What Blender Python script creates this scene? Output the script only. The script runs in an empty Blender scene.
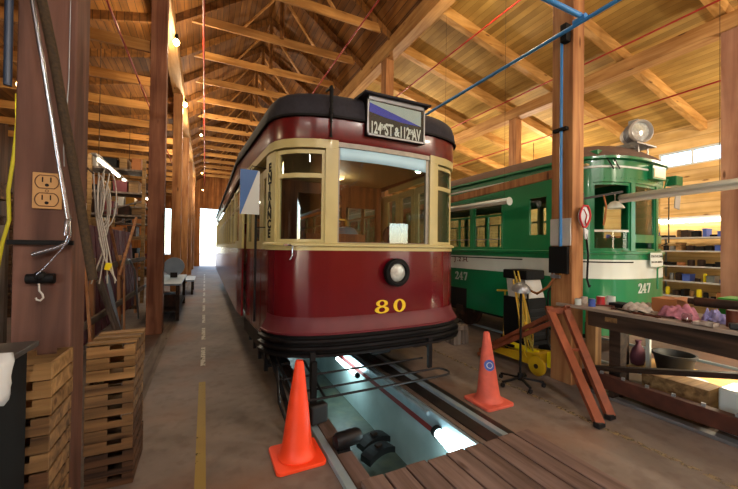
import bpy, math, random
from math import sin, cos, pi, radians, sqrt, atan2
from mathutils import Vector, Matrix
random.seed(7)
S = bpy.context.scene
COL = S.collection
V = Vector

# ------------------------------------------------------------------ helpers
def tag(o, label=None, cat=None, group=None, kind=None):
    if label: o['label'] = label
    if cat: o['category'] = cat
    if group: o['group'] = group
    if kind: o['kind'] = kind
    return o

def thing(name, label, cat, loc=(0, 0, 0), rz=0.0, group=None):
    o = bpy.data.objects.new(name, None); COL.objects.link(o)
    o.empty_display_size = .1
    o.location = loc; o.rotation_euler = (0, 0, rz)
    return tag(o, label, cat, group)

class MB:
    """collects shapes, links them as ONE mesh object"""
    def __init__(s): s.v = []; s.f = []; s.m = []
    def add(s, vs, fs, mi=0):
        b = len(s.v); s.v += [V(p) for p in vs]
        s.f += [[i + b for i in f] for f in fs]; s.m += [mi] * len(fs); return s
    def box(s, x0, x1, y0, y1, z0, z1, mi=0):
        vs = [(x, y, z) for z in (z0, z1) for y in (y0, y1) for x in (x0, x1)]
        return s.add(vs, [(0, 2, 3, 1), (4, 5, 7, 6), (0, 1, 5, 4), (2, 6, 7, 3), (0, 4, 6, 2), (1, 3, 7, 5)], mi)
    def obox(s, c, size, M=None, mi=0):
        c = V(c); hx, hy, hz = [a / 2 for a in size]
        M = M or Matrix.Identity(3)
        vs = [c + M @ V((x * hx, y * hy, z * hz)) for z in (-1, 1) for y in (-1, 1) for x in (-1, 1)]
        return s.add(vs, [(0, 2, 3, 1), (4, 5, 7, 6), (0, 1, 5, 4), (2, 6, 7, 3), (0, 4, 6, 2), (1, 3, 7, 5)], mi)
    def bar(s, p, q, w, h, up=(0, 0, 1), mi=0):
        p = V(p); q = V(q); d = (q - p); L = d.length; d.normalize()
        up = V(up)
        if abs(d.dot(up)) > .98: up = V((0, 1, 0))
        x = d.cross(up).normalized(); z = x.cross(d)
        M = Matrix((x, d, z)).transposed()
        return s.obox((p + q) / 2, (w, L, h), M, mi)
    def tube(s, pts, r, n=10, closed=False, mi=0, cap=True):
        pts = [V(p) for p in pts]; N = len(pts); b = len(s.v)
        rr = r if isinstance(r, (list, tuple)) else [r] * N
        prev = None
        for i, p in enumerate(pts):
            if closed: d = pts[(i + 1) % N] - pts[i - 1]
            else: d = pts[min(i + 1, N - 1)] - pts[max(i - 1, 0)]
            d.normalize()
            if prev is None:
                a = V((0, 0, 1)) if abs(d.z) < .9 else V((1, 0, 0))
                x = d.cross(a).normalized()
            else:
                x = (prev - d * prev.dot(d)).normalized()
            prev = x; y = d.cross(x)
            for k in range(n):
                t = 2 * pi * k / n
                s.v.append(p + x * cos(t) * rr[i] + y * sin(t) * rr[i])
        M = N if closed else N - 1
        for i in range(M):
            for k in range(n):
                a = b + i * n + k; c = b + i * n + (k + 1) % n
                j = ((i + 1) % N) * n + b
                s.f.append([a, c, j + (k + 1) % n, j + k]); s.m.append(mi)
        if cap and not closed:
            s.f.append([b + k for k in range(n)][::-1]); s.m.append(mi)
            s.f.append([b + (N - 1) * n + k for k in range(n)]); s.m.append(mi)
        return s
    def cyl(s, p, q, r0, r1=None, n=20, mi=0, cap=True):
        return s.tube([p, q], [r0, r0 if r1 is None else r1], n, False, mi, cap)
    def lathe(s, prof, o=(0, 0, 0), ax=(0, 0, 1), n=24, mi=0, sx=1, sy=1, caps=True):
        """prof: (radius, height) pairs about axis ax from o"""
        o = V(o); ax = V(ax).normalized()
        a = V((1, 0, 0)) if abs(ax.x) < .9 else V((0, 1, 0))
        x = (a - ax * a.dot(ax)).normalized(); y = ax.cross(x)
        b = len(s.v)
        for r, h in prof:
            for k in range(n):
                t = 2 * pi * k / n
                s.v.append(o + ax * h + x * cos(t) * r * sx + y * sin(t) * r * sy)
        for i in range(len(prof) - 1):
            for k in range(n):
                c = (k + 1) % n
                s.f.append([b + i * n + k, b + i * n + c, b + (i + 1) * n + c, b + (i + 1) * n + k]); s.m.append(mi)
        if caps and prof[0][0] > 1e-5: s.f.append([b + k for k in range(n)][::-1]); s.m.append(mi)
        if caps and prof[-1][0] > 1e-5: s.f.append([b + (len(prof) - 1) * n + k for k in range(n)]); s.m.append(mi)
        return s
    def ball(s, c, r, n=10, sc=(1, 1, 1), mi=0):
        c = V(c); b = len(s.v); m = max(4, n // 2)
        for i in range(m + 1):
            ph = pi * i / m
            for k in range(n):
                t = 2 * pi * k / n
                s.v.append(c + V((r * sc[0] * sin(ph) * cos(t), r * sc[1] * sin(ph) * sin(t), -r * sc[2] * cos(ph))))
        for i in range(m):
            for k in range(n):
                d = (k + 1) % n
                s.f.append([b + i * n + k, b + i * n + d, b + (i + 1) * n + d, b + (i + 1) * n + k]); s.m.append(mi)
        return s
    def prism(s, poly, vec, mi=0):
        poly = [V(p) for p in poly]; vec = V(vec); n = len(poly); b = len(s.v)
        s.v += poly + [p + vec for p in poly]
        s.f.append([b + i for i in range(n)][::-1]); s.m.append(mi)
        s.f.append([b + n + i for i in range(n)]); s.m.append(mi)
        for i in range(n):
            j = (i + 1) % n
            s.f.append([b + i, b + j, b + n + j, b + n + i]); s.m.append(mi)
        return s
    def grid(s, rows, mi=0, closed=False):
        b = len(s.v); R = len(rows); C = len(rows[0])
        for r in rows: s.v += [V(p) for p in r]
        for i in range(R - 1):
            for j in range(C if closed else C - 1):
                k = (j + 1) % C
                s.f.append([b + i * C + j, b + i * C + k, b + (i + 1) * C + k, b + (i + 1) * C + j]); s.m.append(mi)
        return s
    def build(s, name, mat, parent=None, smooth=None, bevel=0, seg=2, solid=0, solid_off=-1):
        mats = mat if isinstance(mat, (list, tuple)) else [mat]
        if parent is not None:
            base = parent
            off = V((0, 0, 0))
            while base is not None: off += base.location; base = base.parent
            loc = V((0, 0, 0))
        else:
            xs = [p.x for p in s.v]; ys = [p.y for p in s.v]; zs = [p.z for p in s.v]
            off = V(((min(xs) + max(xs)) / 2, (min(ys) + max(ys)) / 2, min(zs))); loc = off
        me = bpy.data.meshes.new(name)
        me.from_pydata([tuple(p - off) for p in s.v], [], s.f)
        for m in mats: me.materials.append(m)
        for p, mi in zip(me.polygons, s.m): p.material_index = mi
        me.update()
        bmfix(me)
        o = bpy.data.objects.new(name, me); COL.objects.link(o)
        o.parent = parent; o.location = loc
        if smooth:
            for p in me.polygons: p.use_smooth = True
            me.set_sharp_from_angle(angle=radians(smooth))
        if solid:
            md = o.modifiers.new('solid', 'SOLIDIFY'); md.thickness = solid; md.offset = solid_off
        if bevel:
            md = o.modifiers.new('bevel', 'BEVEL'); md.width = bevel; md.segments = seg; md.limit_method = 'ANGLE'
            md.angle_limit = radians(40)
        return o

import bmesh
def bmfix(me):
    bm = bmesh.new(); bm.from_mesh(me)
    bmesh.ops.recalc_face_normals(bm, faces=bm.faces)
    bm.to_mesh(me); bm.free()

def copy_tree(o, parent=None):
    c = o.copy(); COL.objects.link(c)
    if parent is not None: c.parent = parent
    for ch in list(o.children): copy_tree(ch, c)
    return c

_tc = 0
def text_mesh(txt, size, M, depth=.004, off=0.0, sx=1.0, space=1.0):
    """returns verts / faces of text laid out on matrix M (x right, y up, z out)"""
    cu = bpy.data.curves.new('t', 'FONT'); cu.body = txt; cu.size = size; cu.extrude = depth / 2
    cu.align_x = 'CENTER'; cu.align_y = 'CENTER'; cu.offset = off; cu.resolution_u = 3; cu.space_character = space
    ob = bpy.data.objects.new('t', cu); COL.objects.link(ob)
    dg = bpy.context.evaluated_depsgraph_get(); dg.update()
    me = bpy.data.meshes.new_from_object(ob.evaluated_get(dg))
    vs = [M @ V((v.co.x * sx, v.co.y, v.co.z)) for v in me.vertices]; fs = [list(p.vertices) for p in me.polygons]
    bpy.data.objects.remove(ob); bpy.data.curves.remove(cu); bpy.data.meshes.remove(me)
    return vs, fs
def frame(o, x, y):
    x = V(x).normalized(); y = V(y).normalized(); z = x.cross(y)
    M = Matrix((x, y, z)).transposed().to_4x4(); M.translation = V(o); return M

# ------------------------------------------------------------------ materials
def rgb(h):
    h = h.lstrip('#'); c = [int(h[i:i + 2], 16) / 255 for i in (0, 2, 4)]
    return tuple((x / 12.92 if x <= .04045 else ((x + .055) / 1.055) ** 2.4) for x in c) + (1,)
def newmat(name):
    m = bpy.data.materials.new(name); m.use_nodes = True
    nt = m.node_tree; b = nt.nodes['Principled BSDF']; return m, nt, b
def N(nt, t, **k):
    n = nt.nodes.new(t)
    for a, b in k.items(): setattr(n, a, b)
    return n
def mat(name, c, rough=.5, metal=0, var=.12, scale=6, bump=0, coat=0, dirt=None, dirt_amt=.5, spec=.5):
    m, nt, b = newmat(name); L = nt.links
    c = rgb(c) if isinstance(c, str) else c
    b.inputs['Roughness'].default_value = rough; b.inputs['Metallic'].default_value = metal
    b.inputs['Coat Weight'].default_value = coat; b.inputs['Coat Roughness'].default_value = .08
    b.inputs['Specular IOR Level'].default_value = spec
    tc = N(nt, 'ShaderNodeTexCoord'); no = N(nt, 'ShaderNodeTexNoise')
    no.inputs['Scale'].default_value = scale; no.inputs['Detail'].default_value = 6
    L.new(tc.outputs['Object'], no.inputs['Vector'])
    r = N(nt, 'ShaderNodeValToRGB'); e = r.color_ramp.elements
    e[0].position = .3; e[1].position = .7
    e[0].color = tuple(x * (1 - var) for x in c[:3]) + (1,); e[1].color = tuple(min(1, x * (1 + var)) for x in c[:3]) + (1,)
    L.new(no.outputs['Fac'], r.inputs['Fac'])
    out = r.outputs['Color']
    if dirt:
        n2 = N(nt, 'ShaderNodeTexNoise'); n2.inputs['Scale'].default_value = scale * .45; n2.inputs['Detail'].default_value = 8
        L.new(tc.outputs['Object'], n2.inputs['Vector'])
        r2 = N(nt, 'ShaderNodeValToRGB'); r2.color_ramp.elements[0].position = .5; r2.color_ramp.elements[1].position = .68
        r2.color_ramp.elements[1].color = (dirt_amt,) * 3 + (1,)
        L.new(n2.outputs['Fac'], r2.inputs['Fac'])
        mx = N(nt, 'ShaderNodeMix', data_type='RGBA'); L.new(r2.outputs['Color'], mx.inputs[0])
        L.new(out, mx.inputs[6]); mx.inputs[7].default_value = rgb(dirt); out = mx.outputs[2]
    L.new(out, b.inputs['Base Color'])
    if bump:
        bp = N(nt, 'ShaderNodeBump'); bp.inputs['Strength'].default_value = bump; bp.inputs['Distance'].default_value = .01
        L.new(no.outputs['Fac'], bp.inputs['Height']); L.new(bp.outputs['Normal'], b.inputs['Normal'])
    return m
def wood(name, c1, c2, axis='z', rough=.65, gs=1.0, knots=True, boards=None, boards_axis=None, gap=.03, bump=.3, gd=.25):
    """grain runs along axis; boards = board width across boards_axis"""
    m, nt, b = newmat(name); L = nt.links
    b.inputs['Roughness'].default_value = rough; b.inputs['Specular IOR Level'].default_value = .3
    tc = N(nt, 'ShaderNodeTexCoord'); mp = N(nt, 'ShaderNodeMapping')
    sc = {'x': (.8, 11, 11), 'y': (11, .8, 11), 'z': (11, 11, .8)}[axis]
    mp.inputs['Scale'].default_value = tuple(q * gs for q in sc)
    oi = N(nt, 'ShaderNodeObjectInfo')
    ad = N(nt, 'ShaderNodeVectorMath', operation='ADD'); ml = N(nt, 'ShaderNodeVectorMath', operation='SCALE')
    cb = N(nt, 'ShaderNodeCombineXYZ')
    for i in range(3): L.new(oi.outputs['Random'], cb.inputs[i])
    L.new(cb.outputs[0], ml.inputs[0]); ml.inputs['Scale'].default_value = 17
    L.new(tc.outputs['Object'], ad.inputs[0]); L.new(ml.outputs[0], ad.inputs[1])
    vec = ad.outputs[0]
    ran = None
    if boards:
        sp = N(nt, 'ShaderNodeSeparateXYZ'); L.new(tc.outputs['Object'], sp.inputs[0])
        dv = N(nt, 'ShaderNodeMath', operation='DIVIDE'); L.new(sp.outputs['xyz'.index(boards_axis)], dv.inputs[0]); dv.inputs[1].default_value = boards
        fl = N(nt, 'ShaderNodeMath', operation='FLOOR'); L.new(dv.outputs[0], fl.inputs[0])
        fr = N(nt, 'ShaderNodeMath', operation='FRACT'); L.new(dv.outputs[0], fr.inputs[0])
        wn = N(nt, 'ShaderNodeTexWhiteNoise', noise_dimensions='1D'); L.new(fl.outputs[0], wn.inputs['W'])
        ran = wn.outputs['Value']
        lt = N(nt, 'ShaderNodeMath', operation='LESS_THAN'); L.new(fr.outputs[0], lt.inputs[0]); lt.inputs[1].default_value = gap
        s2 = N(nt, 'ShaderNodeVectorMath', operation='SCALE'); L.new(wn.outputs['Color'], s2.inputs[0]); s2.inputs['Scale'].default_value = 9
        a2 = N(nt, 'ShaderNodeVectorMath', operation='ADD'); L.new(vec, a2.inputs[0]); L.new(s2.outputs[0], a2.inputs[1]); vec = a2.outputs[0]
    L.new(vec, mp.inputs[0])
    n1 = N(nt, 'ShaderNodeTexNoise'); n1.inputs['Scale'].default_value = 1.2; n1.inputs['Detail'].default_value = 8; n1.inputs['Distortion'].default_value = .6
    L.new(mp.outputs[0], n1.inputs['Vector'])
    r = N(nt, 'ShaderNodeValToRGB'); e = r.color_ramp.elements
    e[0].position = .32; e[1].position = .68; e[0].color = rgb(c1); e[1].color = rgb(c2)
    L.new(n1.outputs['Fac'], r.inputs['Fac']); out = r.outputs['Color']
    # low-frequency stain
    n3 = N(nt, 'ShaderNodeTexNoise'); n3.inputs['Scale'].default_value = 1.6; n3.inputs['Detail'].default_value = 3
    L.new(vec, n3.inputs['Vector'])
    r3 = N(nt, 'ShaderNodeValToRGB'); r3.color_ramp.elements[0].position = .35; r3.color_ramp.elements[1].position = .7
    r3.color_ramp.elements[0].color = (.66, .62, .6, 1); r3.color_ramp.elements[1].color = (1.0, 1.0, 1.0, 1)
    L.new(n3.outputs['Fac'], r3.inputs['Fac'])
    mx = N(nt, 'ShaderNodeMix', data_type='RGBA', blend_type='MULTIPLY'); mx.inputs[0].default_value = .8
    L.new(out, mx.inputs[6]); L.new(r3.outputs['Color'], mx.inputs[7]); out = mx.outputs[2]
    if knots:
        vo = N(nt, 'ShaderNodeTexVoronoi'); mk = N(nt, 'ShaderNodeMapping')
        mk.inputs['Scale'].default_value = {'x': (1.4, 5, 5), 'y': (5, 1.4, 5), 'z': (5, 5, 1.4)}[axis]
        L.new(vec, mk.inputs[0]); L.new(mk.outputs[0], vo.inputs['Vector']); vo.inputs['Scale'].default_value = 1
        rk = N(nt, 'ShaderNodeValToRGB'); rk.color_ramp.elements[0].position = .06; rk.color_ramp.elements[1].position = .13
        rk.color_ramp.elements[0].color = (.25, .17, .12, 1); rk.color_ramp.elements[1].color = (1, 1, 1, 1)
        L.new(vo.outputs['Distance'], rk.inputs['Fac'])
        m2 = N(nt, 'ShaderNodeMix', data_type='RGBA', blend_type='MULTIPLY'); m2.inputs[0].default_value = .9
        L.new(out, m2.inputs[6]); L.new(rk.outputs['Color'], m2.inputs[7]); out = m2.outputs[2]
    hs = N(nt, 'ShaderNodeHueSaturation')
    mr = N(nt, 'ShaderNodeMapRange'); mr.inputs['To Min'].default_value = .78; mr.inputs['To Max'].default_value = 1.15
    L.new(ran if ran else oi.outputs['Random'], mr.inputs['Value'])
    L.new(mr.outputs[0], hs.inputs['Value']); L.new(out, hs.inputs['Color']); out = hs.outputs['Color']
    if boards:
        m4 = N(nt, 'ShaderNodeMix', data_type='RGBA'); L.new(lt.outputs[0], m4.inputs[0]); L.new(out, m4.inputs[6])
        m4.inputs[7].default_value = tuple(x * gd for x in rgb(c1)[:3]) + (1,); out = m4.outputs[2]
    L.new(out, b.inputs['Base Color'])
    bp = N(nt, 'ShaderNodeBump'); bp.inputs['Strength'].default_value = bump; bp.inputs['Distance'].default_value = .01
    L.new(n1.outputs['Fac'], bp.inputs['Height']); L.new(bp.outputs['Normal'], b.inputs['Normal'])
    return m
def emit(name, c, s):
    m, nt, b = newmat(name); c = rgb(c)
    b.inputs['Base Color'].default_value = c; b.inputs['Emission Color'].default_value = c; b.inputs['Emission Strength'].default_value = s
    return m
def glass(name, tint=(.85, .9, .88), fres=1.5, rough=.01):
    m, nt, b = newmat(name); nt.nodes.remove(b); L = nt.links
    out = nt.nodes['Material Output']; t = N(nt, 'ShaderNodeBsdfTransparent'); g = N(nt, 'ShaderNodeBsdfGlossy')
    t.inputs[0].default_value = tint + (1,); g.inputs['Roughness'].default_value = rough
    lw = N(nt, 'ShaderNodeLayerWeight'); lw.inputs['Blend'].default_value = .5
    pw = N(nt, 'ShaderNodeMath', operation='POWER'); L.new(lw.outputs['Facing'], pw.inputs[0]); pw.inputs[1].default_value = 5
    f = N(nt, 'ShaderNodeMath', operation='MULTIPLY_ADD'); L.new(pw.outputs[0], f.inputs[0])
    f0 = ((fres - 1) / (fres + 1)) ** 2; f.inputs[1].default_value = 1 - f0; f.inputs[2].default_value = f0; mx = N(nt, 'ShaderNodeMixShader')
    no = N(nt, 'ShaderNodeTexNoise'); no.inputs['Scale'].default_value = 2
    bp = N(nt, 'ShaderNodeBump'); bp.inputs['Strength'].default_value = .03; L.new(no.outputs['Fac'], bp.inputs['Height']); L.new(bp.outputs[0], g.inputs['Normal'])
    L.new(f.outputs[0], mx.inputs[0]); L.new(t.outputs[0], mx.inputs[1]); L.new(g.outputs[0], mx.inputs[2]); L.new(mx.outputs[0], out.inputs[0])
    return m

M = {}
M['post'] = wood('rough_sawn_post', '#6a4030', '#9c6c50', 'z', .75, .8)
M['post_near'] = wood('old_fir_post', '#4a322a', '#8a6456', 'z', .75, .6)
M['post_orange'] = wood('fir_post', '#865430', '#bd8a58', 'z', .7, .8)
M['beam'] = wood('fir_beam', '#a8763e', '#d2a468', 'y', .65, .8)
M['rafter'] = wood('fir_rafter', '#b4823e', '#dcae6a', 'x', .6, .8)
M['tie'] = wood('nave_tie', '#ac7638', '#d6a05c', 'x', .6, .8)
M['deck_side'] = wood('aisle_roof_deck', '#b08c48', '#c4a058', 'y', .7, .4, False, .14, 'x', .06, .1, .5)
M['deck_nave'] = wood('nave_roof_deck', '#684220', '#94622c', 'y', .7, .6, False, .14, 'x', .07, .15)
M['ply'] = wood('plywood_wall', '#c49c58', '#e4c084', 'y', .7, .5, True, .3, 'z', .02)
M['wallwood'] = wood('board_wall', '#3c2a1c', '#644630', 'z', .7, .6, False, .2, 'y', .04)
M['endwood'] = wood('end_wall_boards', '#a8622c', '#d48c4c', 'z', .7, .6, False, .2, 'x', .04)
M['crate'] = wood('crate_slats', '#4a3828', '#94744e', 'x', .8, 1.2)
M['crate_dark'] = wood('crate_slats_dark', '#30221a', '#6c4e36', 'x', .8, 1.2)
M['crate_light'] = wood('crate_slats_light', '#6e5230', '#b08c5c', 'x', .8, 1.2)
M['grey_wood'] = wood('weathered_board', '#5c5048', '#8c8076', 'z', .85, 1)
M['grey_wood_y'] = wood('weathered_rail', '#5c5048', '#84786c', 'y', .85, 1)
M['stick'] = wood('pale_stick', '#96623c', '#c6946a', 'z', .7, 1)
M['plank'] = wood('pit_plank', '#5e4c42', '#86716a', 'y', .8, 1.2)
M['bench'] = wood('bench_timber', '#241a14', '#503c2e', 'y', .75, 1)
M['bench_top'] = wood('bench_top', '#84766a', '#b4a698', 'y', .7, 1)
M['bench_leg'] = wood('bench_leg', '#7a5430', '#b58a58', 'z', .7, 1)
M['maroon'] = mat('maroon_enamel', '#5c0612', .22, 0, .08, 3, 0, .35)
M['maroon_dk'] = mat('maroon_apron', '#5c141e', .55, 0, .15, 5, .1, 0)
M['maroon_top'] = mat('maroon_letterboard', '#5c0a0e', .3, 0, .25, 14, .05, .1)
M['cream'] = mat('cream_enamel', '#b9ad76', .4, 0, .07, 4, 0, .1)
M['track_dark'] = mat('oily_track_steel', '#2c2624', .45, .3, .25, 8, .1)
M['canvas'] = mat('roof_canvas', '#24232b', .85, 0, .2, 30, .15)
M['black'] = mat('black_paint', '#070708', .7, 0, .2, 8, .05, 0, None, .5, .25)
M['steel_dk'] = mat('dark_steel', '#1d1c1e', .5, .6, .2, 10, .1)
M['iron'] = mat('rusty_iron', '#33241c', .65, .5, .3, 12, .3, 0, '#5c2f18')
M['green'] = mat('green_enamel', '#087044', .3, 0, .08, 3, 0, .3)
M['green_front'] = M['green']
M['white'] = mat('white_enamel', '#c4ccc8', .35, 0, .05, 4)
M['cloth_white'] = mat('white_cloth', '#c4cbd2', .9, 0, .08, 8, .1)
M['tramroof2'] = mat('brown_tram_roof', '#5c483e', .8, 0, .15, 8)
M['yellow'] = mat('yellow_numeral', '#e8c32a', .4, 0, .04, 5)
M['orange'] = mat('cone_orange', '#f4481e', .5, 0, .06, 5)
M['orange_old'] = mat('worn_cone_orange', '#cc5a46', .65, 0, .12, 14, .05)
M['rust_orange'] = mat('orange_steel', '#86452a', .5, .1, .2, 8, .05, 0, '#54240f', .6)
M['conduit'] = mat('galvanised_conduit', '#a9adb8', .25, .9, .05, 6)
M['galv'] = mat('aged_metal', '#8c8f92', .4, .7, .12, 8)
M['galv_matt'] = mat('painted_light_metal', '#b4b2ae', .5, .1, .08, 6)
M['blue_pipe'] = mat('blue_pipe', '#3a88cc', .4, 0, .06, 5)
M['blue_dark'] = mat('dark_blue_conduit', '#26364e', .4, .1, .06, 5)
M['red_pipe'] = mat('red_sprinkler_pipe', '#9c2416', .45, 0, .1, 5)
M['yellow_cord'] = mat('yellow_cord', '#c9c424', .5, 0, .05, 5)
M['brown_hose'] = mat('braided_hose', '#33240f', .8, 0, .5, 60, .6)
M['white_cord'] = mat('white_cord', '#aba59c', .6, 0, .05, 5)
M['yellow_mach'] = mat('yellow_machine', '#c39a14', .45, 0, .12, 6, 0, 0, '#3c2c10', .5)
M['bright_yellow'] = mat('bright_yellow', '#e2d00c', .45, 0, .05, 6)
M['plate'] = mat('painted_outlet_plate', '#b58a52', .55, 0, .05, 10)
M['plate_dk'] = mat('outlet_outline', '#5c3c20', .6)
M['purple'] = mat('plum_board', '#5e3040', .8, 0, .25, 6)
M['grey_blue'] = mat('blue_grey_sheet', '#8494a4', .5, .1, .1, 6)
M['pit_wall'] = mat('painted_pit_wall', '#a4b8b8', .55, 0, .08, 4, .03, 0, '#7c8c88', .3)
M['pit_floor'] = mat('wet_pit_floor', '#465046', .5, 0, .25, 8, .1, 0, '#68664c', .6)
M['rail'] = mat('worn_rail_steel', '#9cb0b8', .32, .35, .1, 8)
M['rust_rail'] = mat('rusty_rail_web', '#4c3830', .7, .3, .2, 12, .1)
M['red_strip'] = mat('red_edge_strip', '#7a1c1c', .5, 0, .1, 6)
M['pink'] = mat('pink_rag', '#a86a78', .95, 0, .35, 16, .3, 0, '#4c3450', .7)
M['lilac'] = mat('lilac_rag', '#8c86b4', .95, 0, .25, 14, .3)
M['card'] = mat('cardboard', '#9c6236', .8, 0, .08, 6)
M['rust_can'] = mat('rusty_can', '#5c2c1a', .55, .3, .25, 10, .1)
M['green_box'] = mat('green_tin', '#1f8a28', .4, 0, .08, 5)
M['red_tin'] = mat('red_tin', '#a01c24', .45, 0, .1, 8)
M['blue_tin'] = mat('blue_tin', '#3c54a0', .45, 0, .1, 8)
M['paper'] = mat('creased_paper', '#a89c90', .8, 0, .3, 24, .2, 0, '#6c3c34', .6)
M['black_rubber'] = mat('black_rubber', '#0e0e10', .6, 0, .2, 12, .1)
M['hole'] = mat('shadow_slot', '#0a0706', .9)  # near-black colour stands for the shade inside openings
M['brass'] = mat('brass', '#a87c34', .3, .9, .08, 8)
M['blue_enamel'] = mat('blue_grey_controller', '#4c6c84', .4, .3, .1, 8)
M['flag_blue'] = mat('flag_blue', '#2a62a4', .45, 0, .04, 5)
M['sign_blue'] = mat('sign_blue', '#2c3cc0', .5, 0, .05, 5)
M['sign_white'] = mat('sign_white', '#b4c4c8', .5, 0, .05, 5)
M['sign_black'] = mat('sign_dark_brown', '#2a2220', .5)
M['blind'] = mat('pale_blue_blind', '#b4dcf0', .6, 0, .05, 3)
M['frame_grey'] = mat('weathered_aluminium', '#8a857c', .5, .5, .15, 14)
M['interior_wood'] = wood('tram_interior_wood', '#5c2f18', '#93582e', 'z', .5, 1)
M['seat_leather'] = mat('tan_seat', '#7a4a2a', .6, 0, .15, 8)
M['inside_cream'] = mat('inside_cream', '#b49a68', .6, 0, .06, 8)
M['inside_dark'] = mat('inside_dark', '#2a1610', .6, 0, .1, 8)
M['yellow_paint'] = None
M['glass'] = glass('window_glass', (.8, .85, .83), 1.7)
M['glass2'] = glass('plain_window_glass', (.9, .93, .92), 1.45)
M['lamp_glass'] = mat('headlight_lens', '#c4ccc8', .12, .35, .25, 24, .4)
M['bulb'] = emit('warm_bulb', '#ffd28a', 40)
M['tube'] = emit('fluorescent_tube', '#fff4d8', 16)
M['tube_cool'] = emit('cool_fluorescent_tube', '#d8fbff', 12)
M['added_glow'] = emit('added_lamp_glow', '#ffdca8', 2.0)  # glow for the lamp added inside the red tram
M['tube_off'] = mat('unlit_tube', '#d2d0cc', .3, 0, .03, 6)

def floor_mat():
    m, nt, b = newmat('stained_concrete'); L = nt.links
    b.inputs['Roughness'].default_value = .75
    tc = N(nt, 'ShaderNodeTexCoord'); vec = tc.outputs['Object']
    n1 = N(nt, 'ShaderNodeTexNoise'); n1.inputs['Scale'].default_value = 1.1; n1.inputs['Detail'].default_value = 9; n1.inputs['Roughness'].default_value = .62
    L.new(vec, n1.inputs['Vector'])
    r = N(nt, 'ShaderNodeValToRGB'); e = r.color_ramp.elements
    e[0].position = .3; e[1].position = .72; e[0].color = rgb('#5a5048'); e[1].color = rgb('#82746a')
    L.new(n1.outputs['Fac'], r.inputs['Fac'])
    n2 = N(nt, 'ShaderNodeTexNoise'); n2.inputs['Scale'].default_value = 9; n2.inputs['Detail'].default_value = 10
    L.new(vec, n2.inputs['Vector'])
    r2 = N(nt, 'ShaderNodeValToRGB'); r2.color_ramp.elements[0].position = .36; r2.color_ramp.elements[1].position = .5
    r2.color_ramp.elements[0].color = (.80, .76, .74, 1); r2.color_ramp.elements[1].color = (1, 1, 1, 1)
    L.new(n2.outputs['Fac'], r2.inputs['Fac'])
    mx = N(nt, 'ShaderNodeMix', data_type='RGBA', blend_type='MULTIPLY'); mx.inputs[0].default_value = .8
    L.new(r.outputs['Color'], mx.inputs[6]); L.new(r2.outputs['Color'], mx.inputs[7])
    # rusty / oily blots
    n4 = N(nt, 'ShaderNodeTexNoise'); n4.inputs['Scale'].default_value = .7; n4.inputs['Detail'].default_value = 5
    L.new(vec, n4.inputs['Vector'])
    r4 = N(nt, 'ShaderNodeValToRGB'); r4.color_ramp.elements[0].position = .52; r4.color_ramp.elements[1].position = .68
    r4.color_ramp.elements[1].color = (.55, .55, .55, 1); L.new(n4.outputs['Fac'], r4.inputs['Fac'])
    m4 = N(nt, 'ShaderNodeMix', data_type='RGBA'); L.new(r4.outputs['Color'], m4.inputs[0]); L.new(mx.outputs[2], m4.inputs[6]); m4.inputs[7].default_value = rgb('#7c5236')
    L.new(m4.outputs[2], b.inputs['Base Color'])
    bp = N(nt, 'ShaderNodeBump'); bp.inputs['Strength'].default_value = .15; bp.inputs['Distance'].default_value = .01
    L.new(n2.outputs['Fac'], bp.inputs['Height']); L.new(bp.outputs[0], b.inputs['Normal'])
    return m
M['floor'] = floor_mat()
def worn_paint(name, c, thr=.45):
    m, nt, b = newmat(name); L = nt.links
    b.inputs['Roughness'].default_value = .7; b.inputs['Base Color'].default_value = rgb(c)
    tc = N(nt, 'ShaderNodeTexCoord'); n = N(nt, 'ShaderNodeTexNoise'); n.inputs['Scale'].default_value = 16; n.inputs['Detail'].default_value = 8
    L.new(tc.outputs['Object'], n.inputs['Vector']); r = N(nt, 'ShaderNodeValToRGB')
    r.color_ramp.elements[0].position = thr - .06; r.color_ramp.elements[1].position = thr + .06
    L.new(n.outputs['Fac'], r.inputs['Fac'])
    t = N(nt, 'ShaderNodeBsdfTransparent'); mx = N(nt, 'ShaderNodeMixShader')
    L.new(r.outputs['Color'], mx.inputs[0]); L.new(t.outputs[0], mx.inputs[1]); L.new(b.outputs[0], mx.inputs[2])
    L.new(mx.outputs[0], nt.nodes['Material Output'].inputs[0]); return m
M['lane_yellow'] = worn_paint('worn_yellow_line', '#8e7630', .30)
M['lane_faint'] = worn_paint('faint_yellow_line', '#7e6c4a', .52)
M['lane_white'] = worn_paint('worn_white_line', '#b0a894', .42)

#INCLUDE
# ================================================================== THE HALL
Y0, Y1 = -8.0, 31.0
XL, XR = -6.0, 12.0
PX0, PX1 = 1.10, 2.15            # inspection pit
PY0, PY1 = 0.5, 15.5
RX = 1.70                         # ridge
def st(o): return tag(o, kind='structure')

b = MB()
b.box(XL, PX0, Y0, Y1, -.15, 0); b.box(PX1, XR, Y0, Y1, -.15, 0)
b.box(PX0, PX1, Y0, PY0, -.15, 0); b.box(PX0, PX1, PY1, Y1, -.15, 0)
st(b.build('floor', M['floor']))
b = MB().box(PX0, PX1, PY0, PY1, -.92, -.86); st(b.build('floor_pit', M['pit_floor']))
st(MB().box(PX0 - .12, PX0, PY0, PY1, -.86, -.151).build('wall_pit_left', M['pit_wall']))
st(MB().box(PX1, PX1 + .12, PY0, PY1, -.86, -.24).build('wall_pit_right', M['pit_wall']))
st(MB().box(PX0, PX1, PY0 - .1, PY0, -.86, -.151).build('wall_pit_near', M['pit_wall']))
st(MB().box(PX0, PX1, PY1, PY1 + .1, -.86, -.151).build('wall_pit_far', M['pit_wall']))
st(MB().box(PX1 - .035, PX1 - .001, PY0 + .01, PY1 - .01, -.17, -.012).build('trim_1', M['rail'], bevel=.004))
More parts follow.
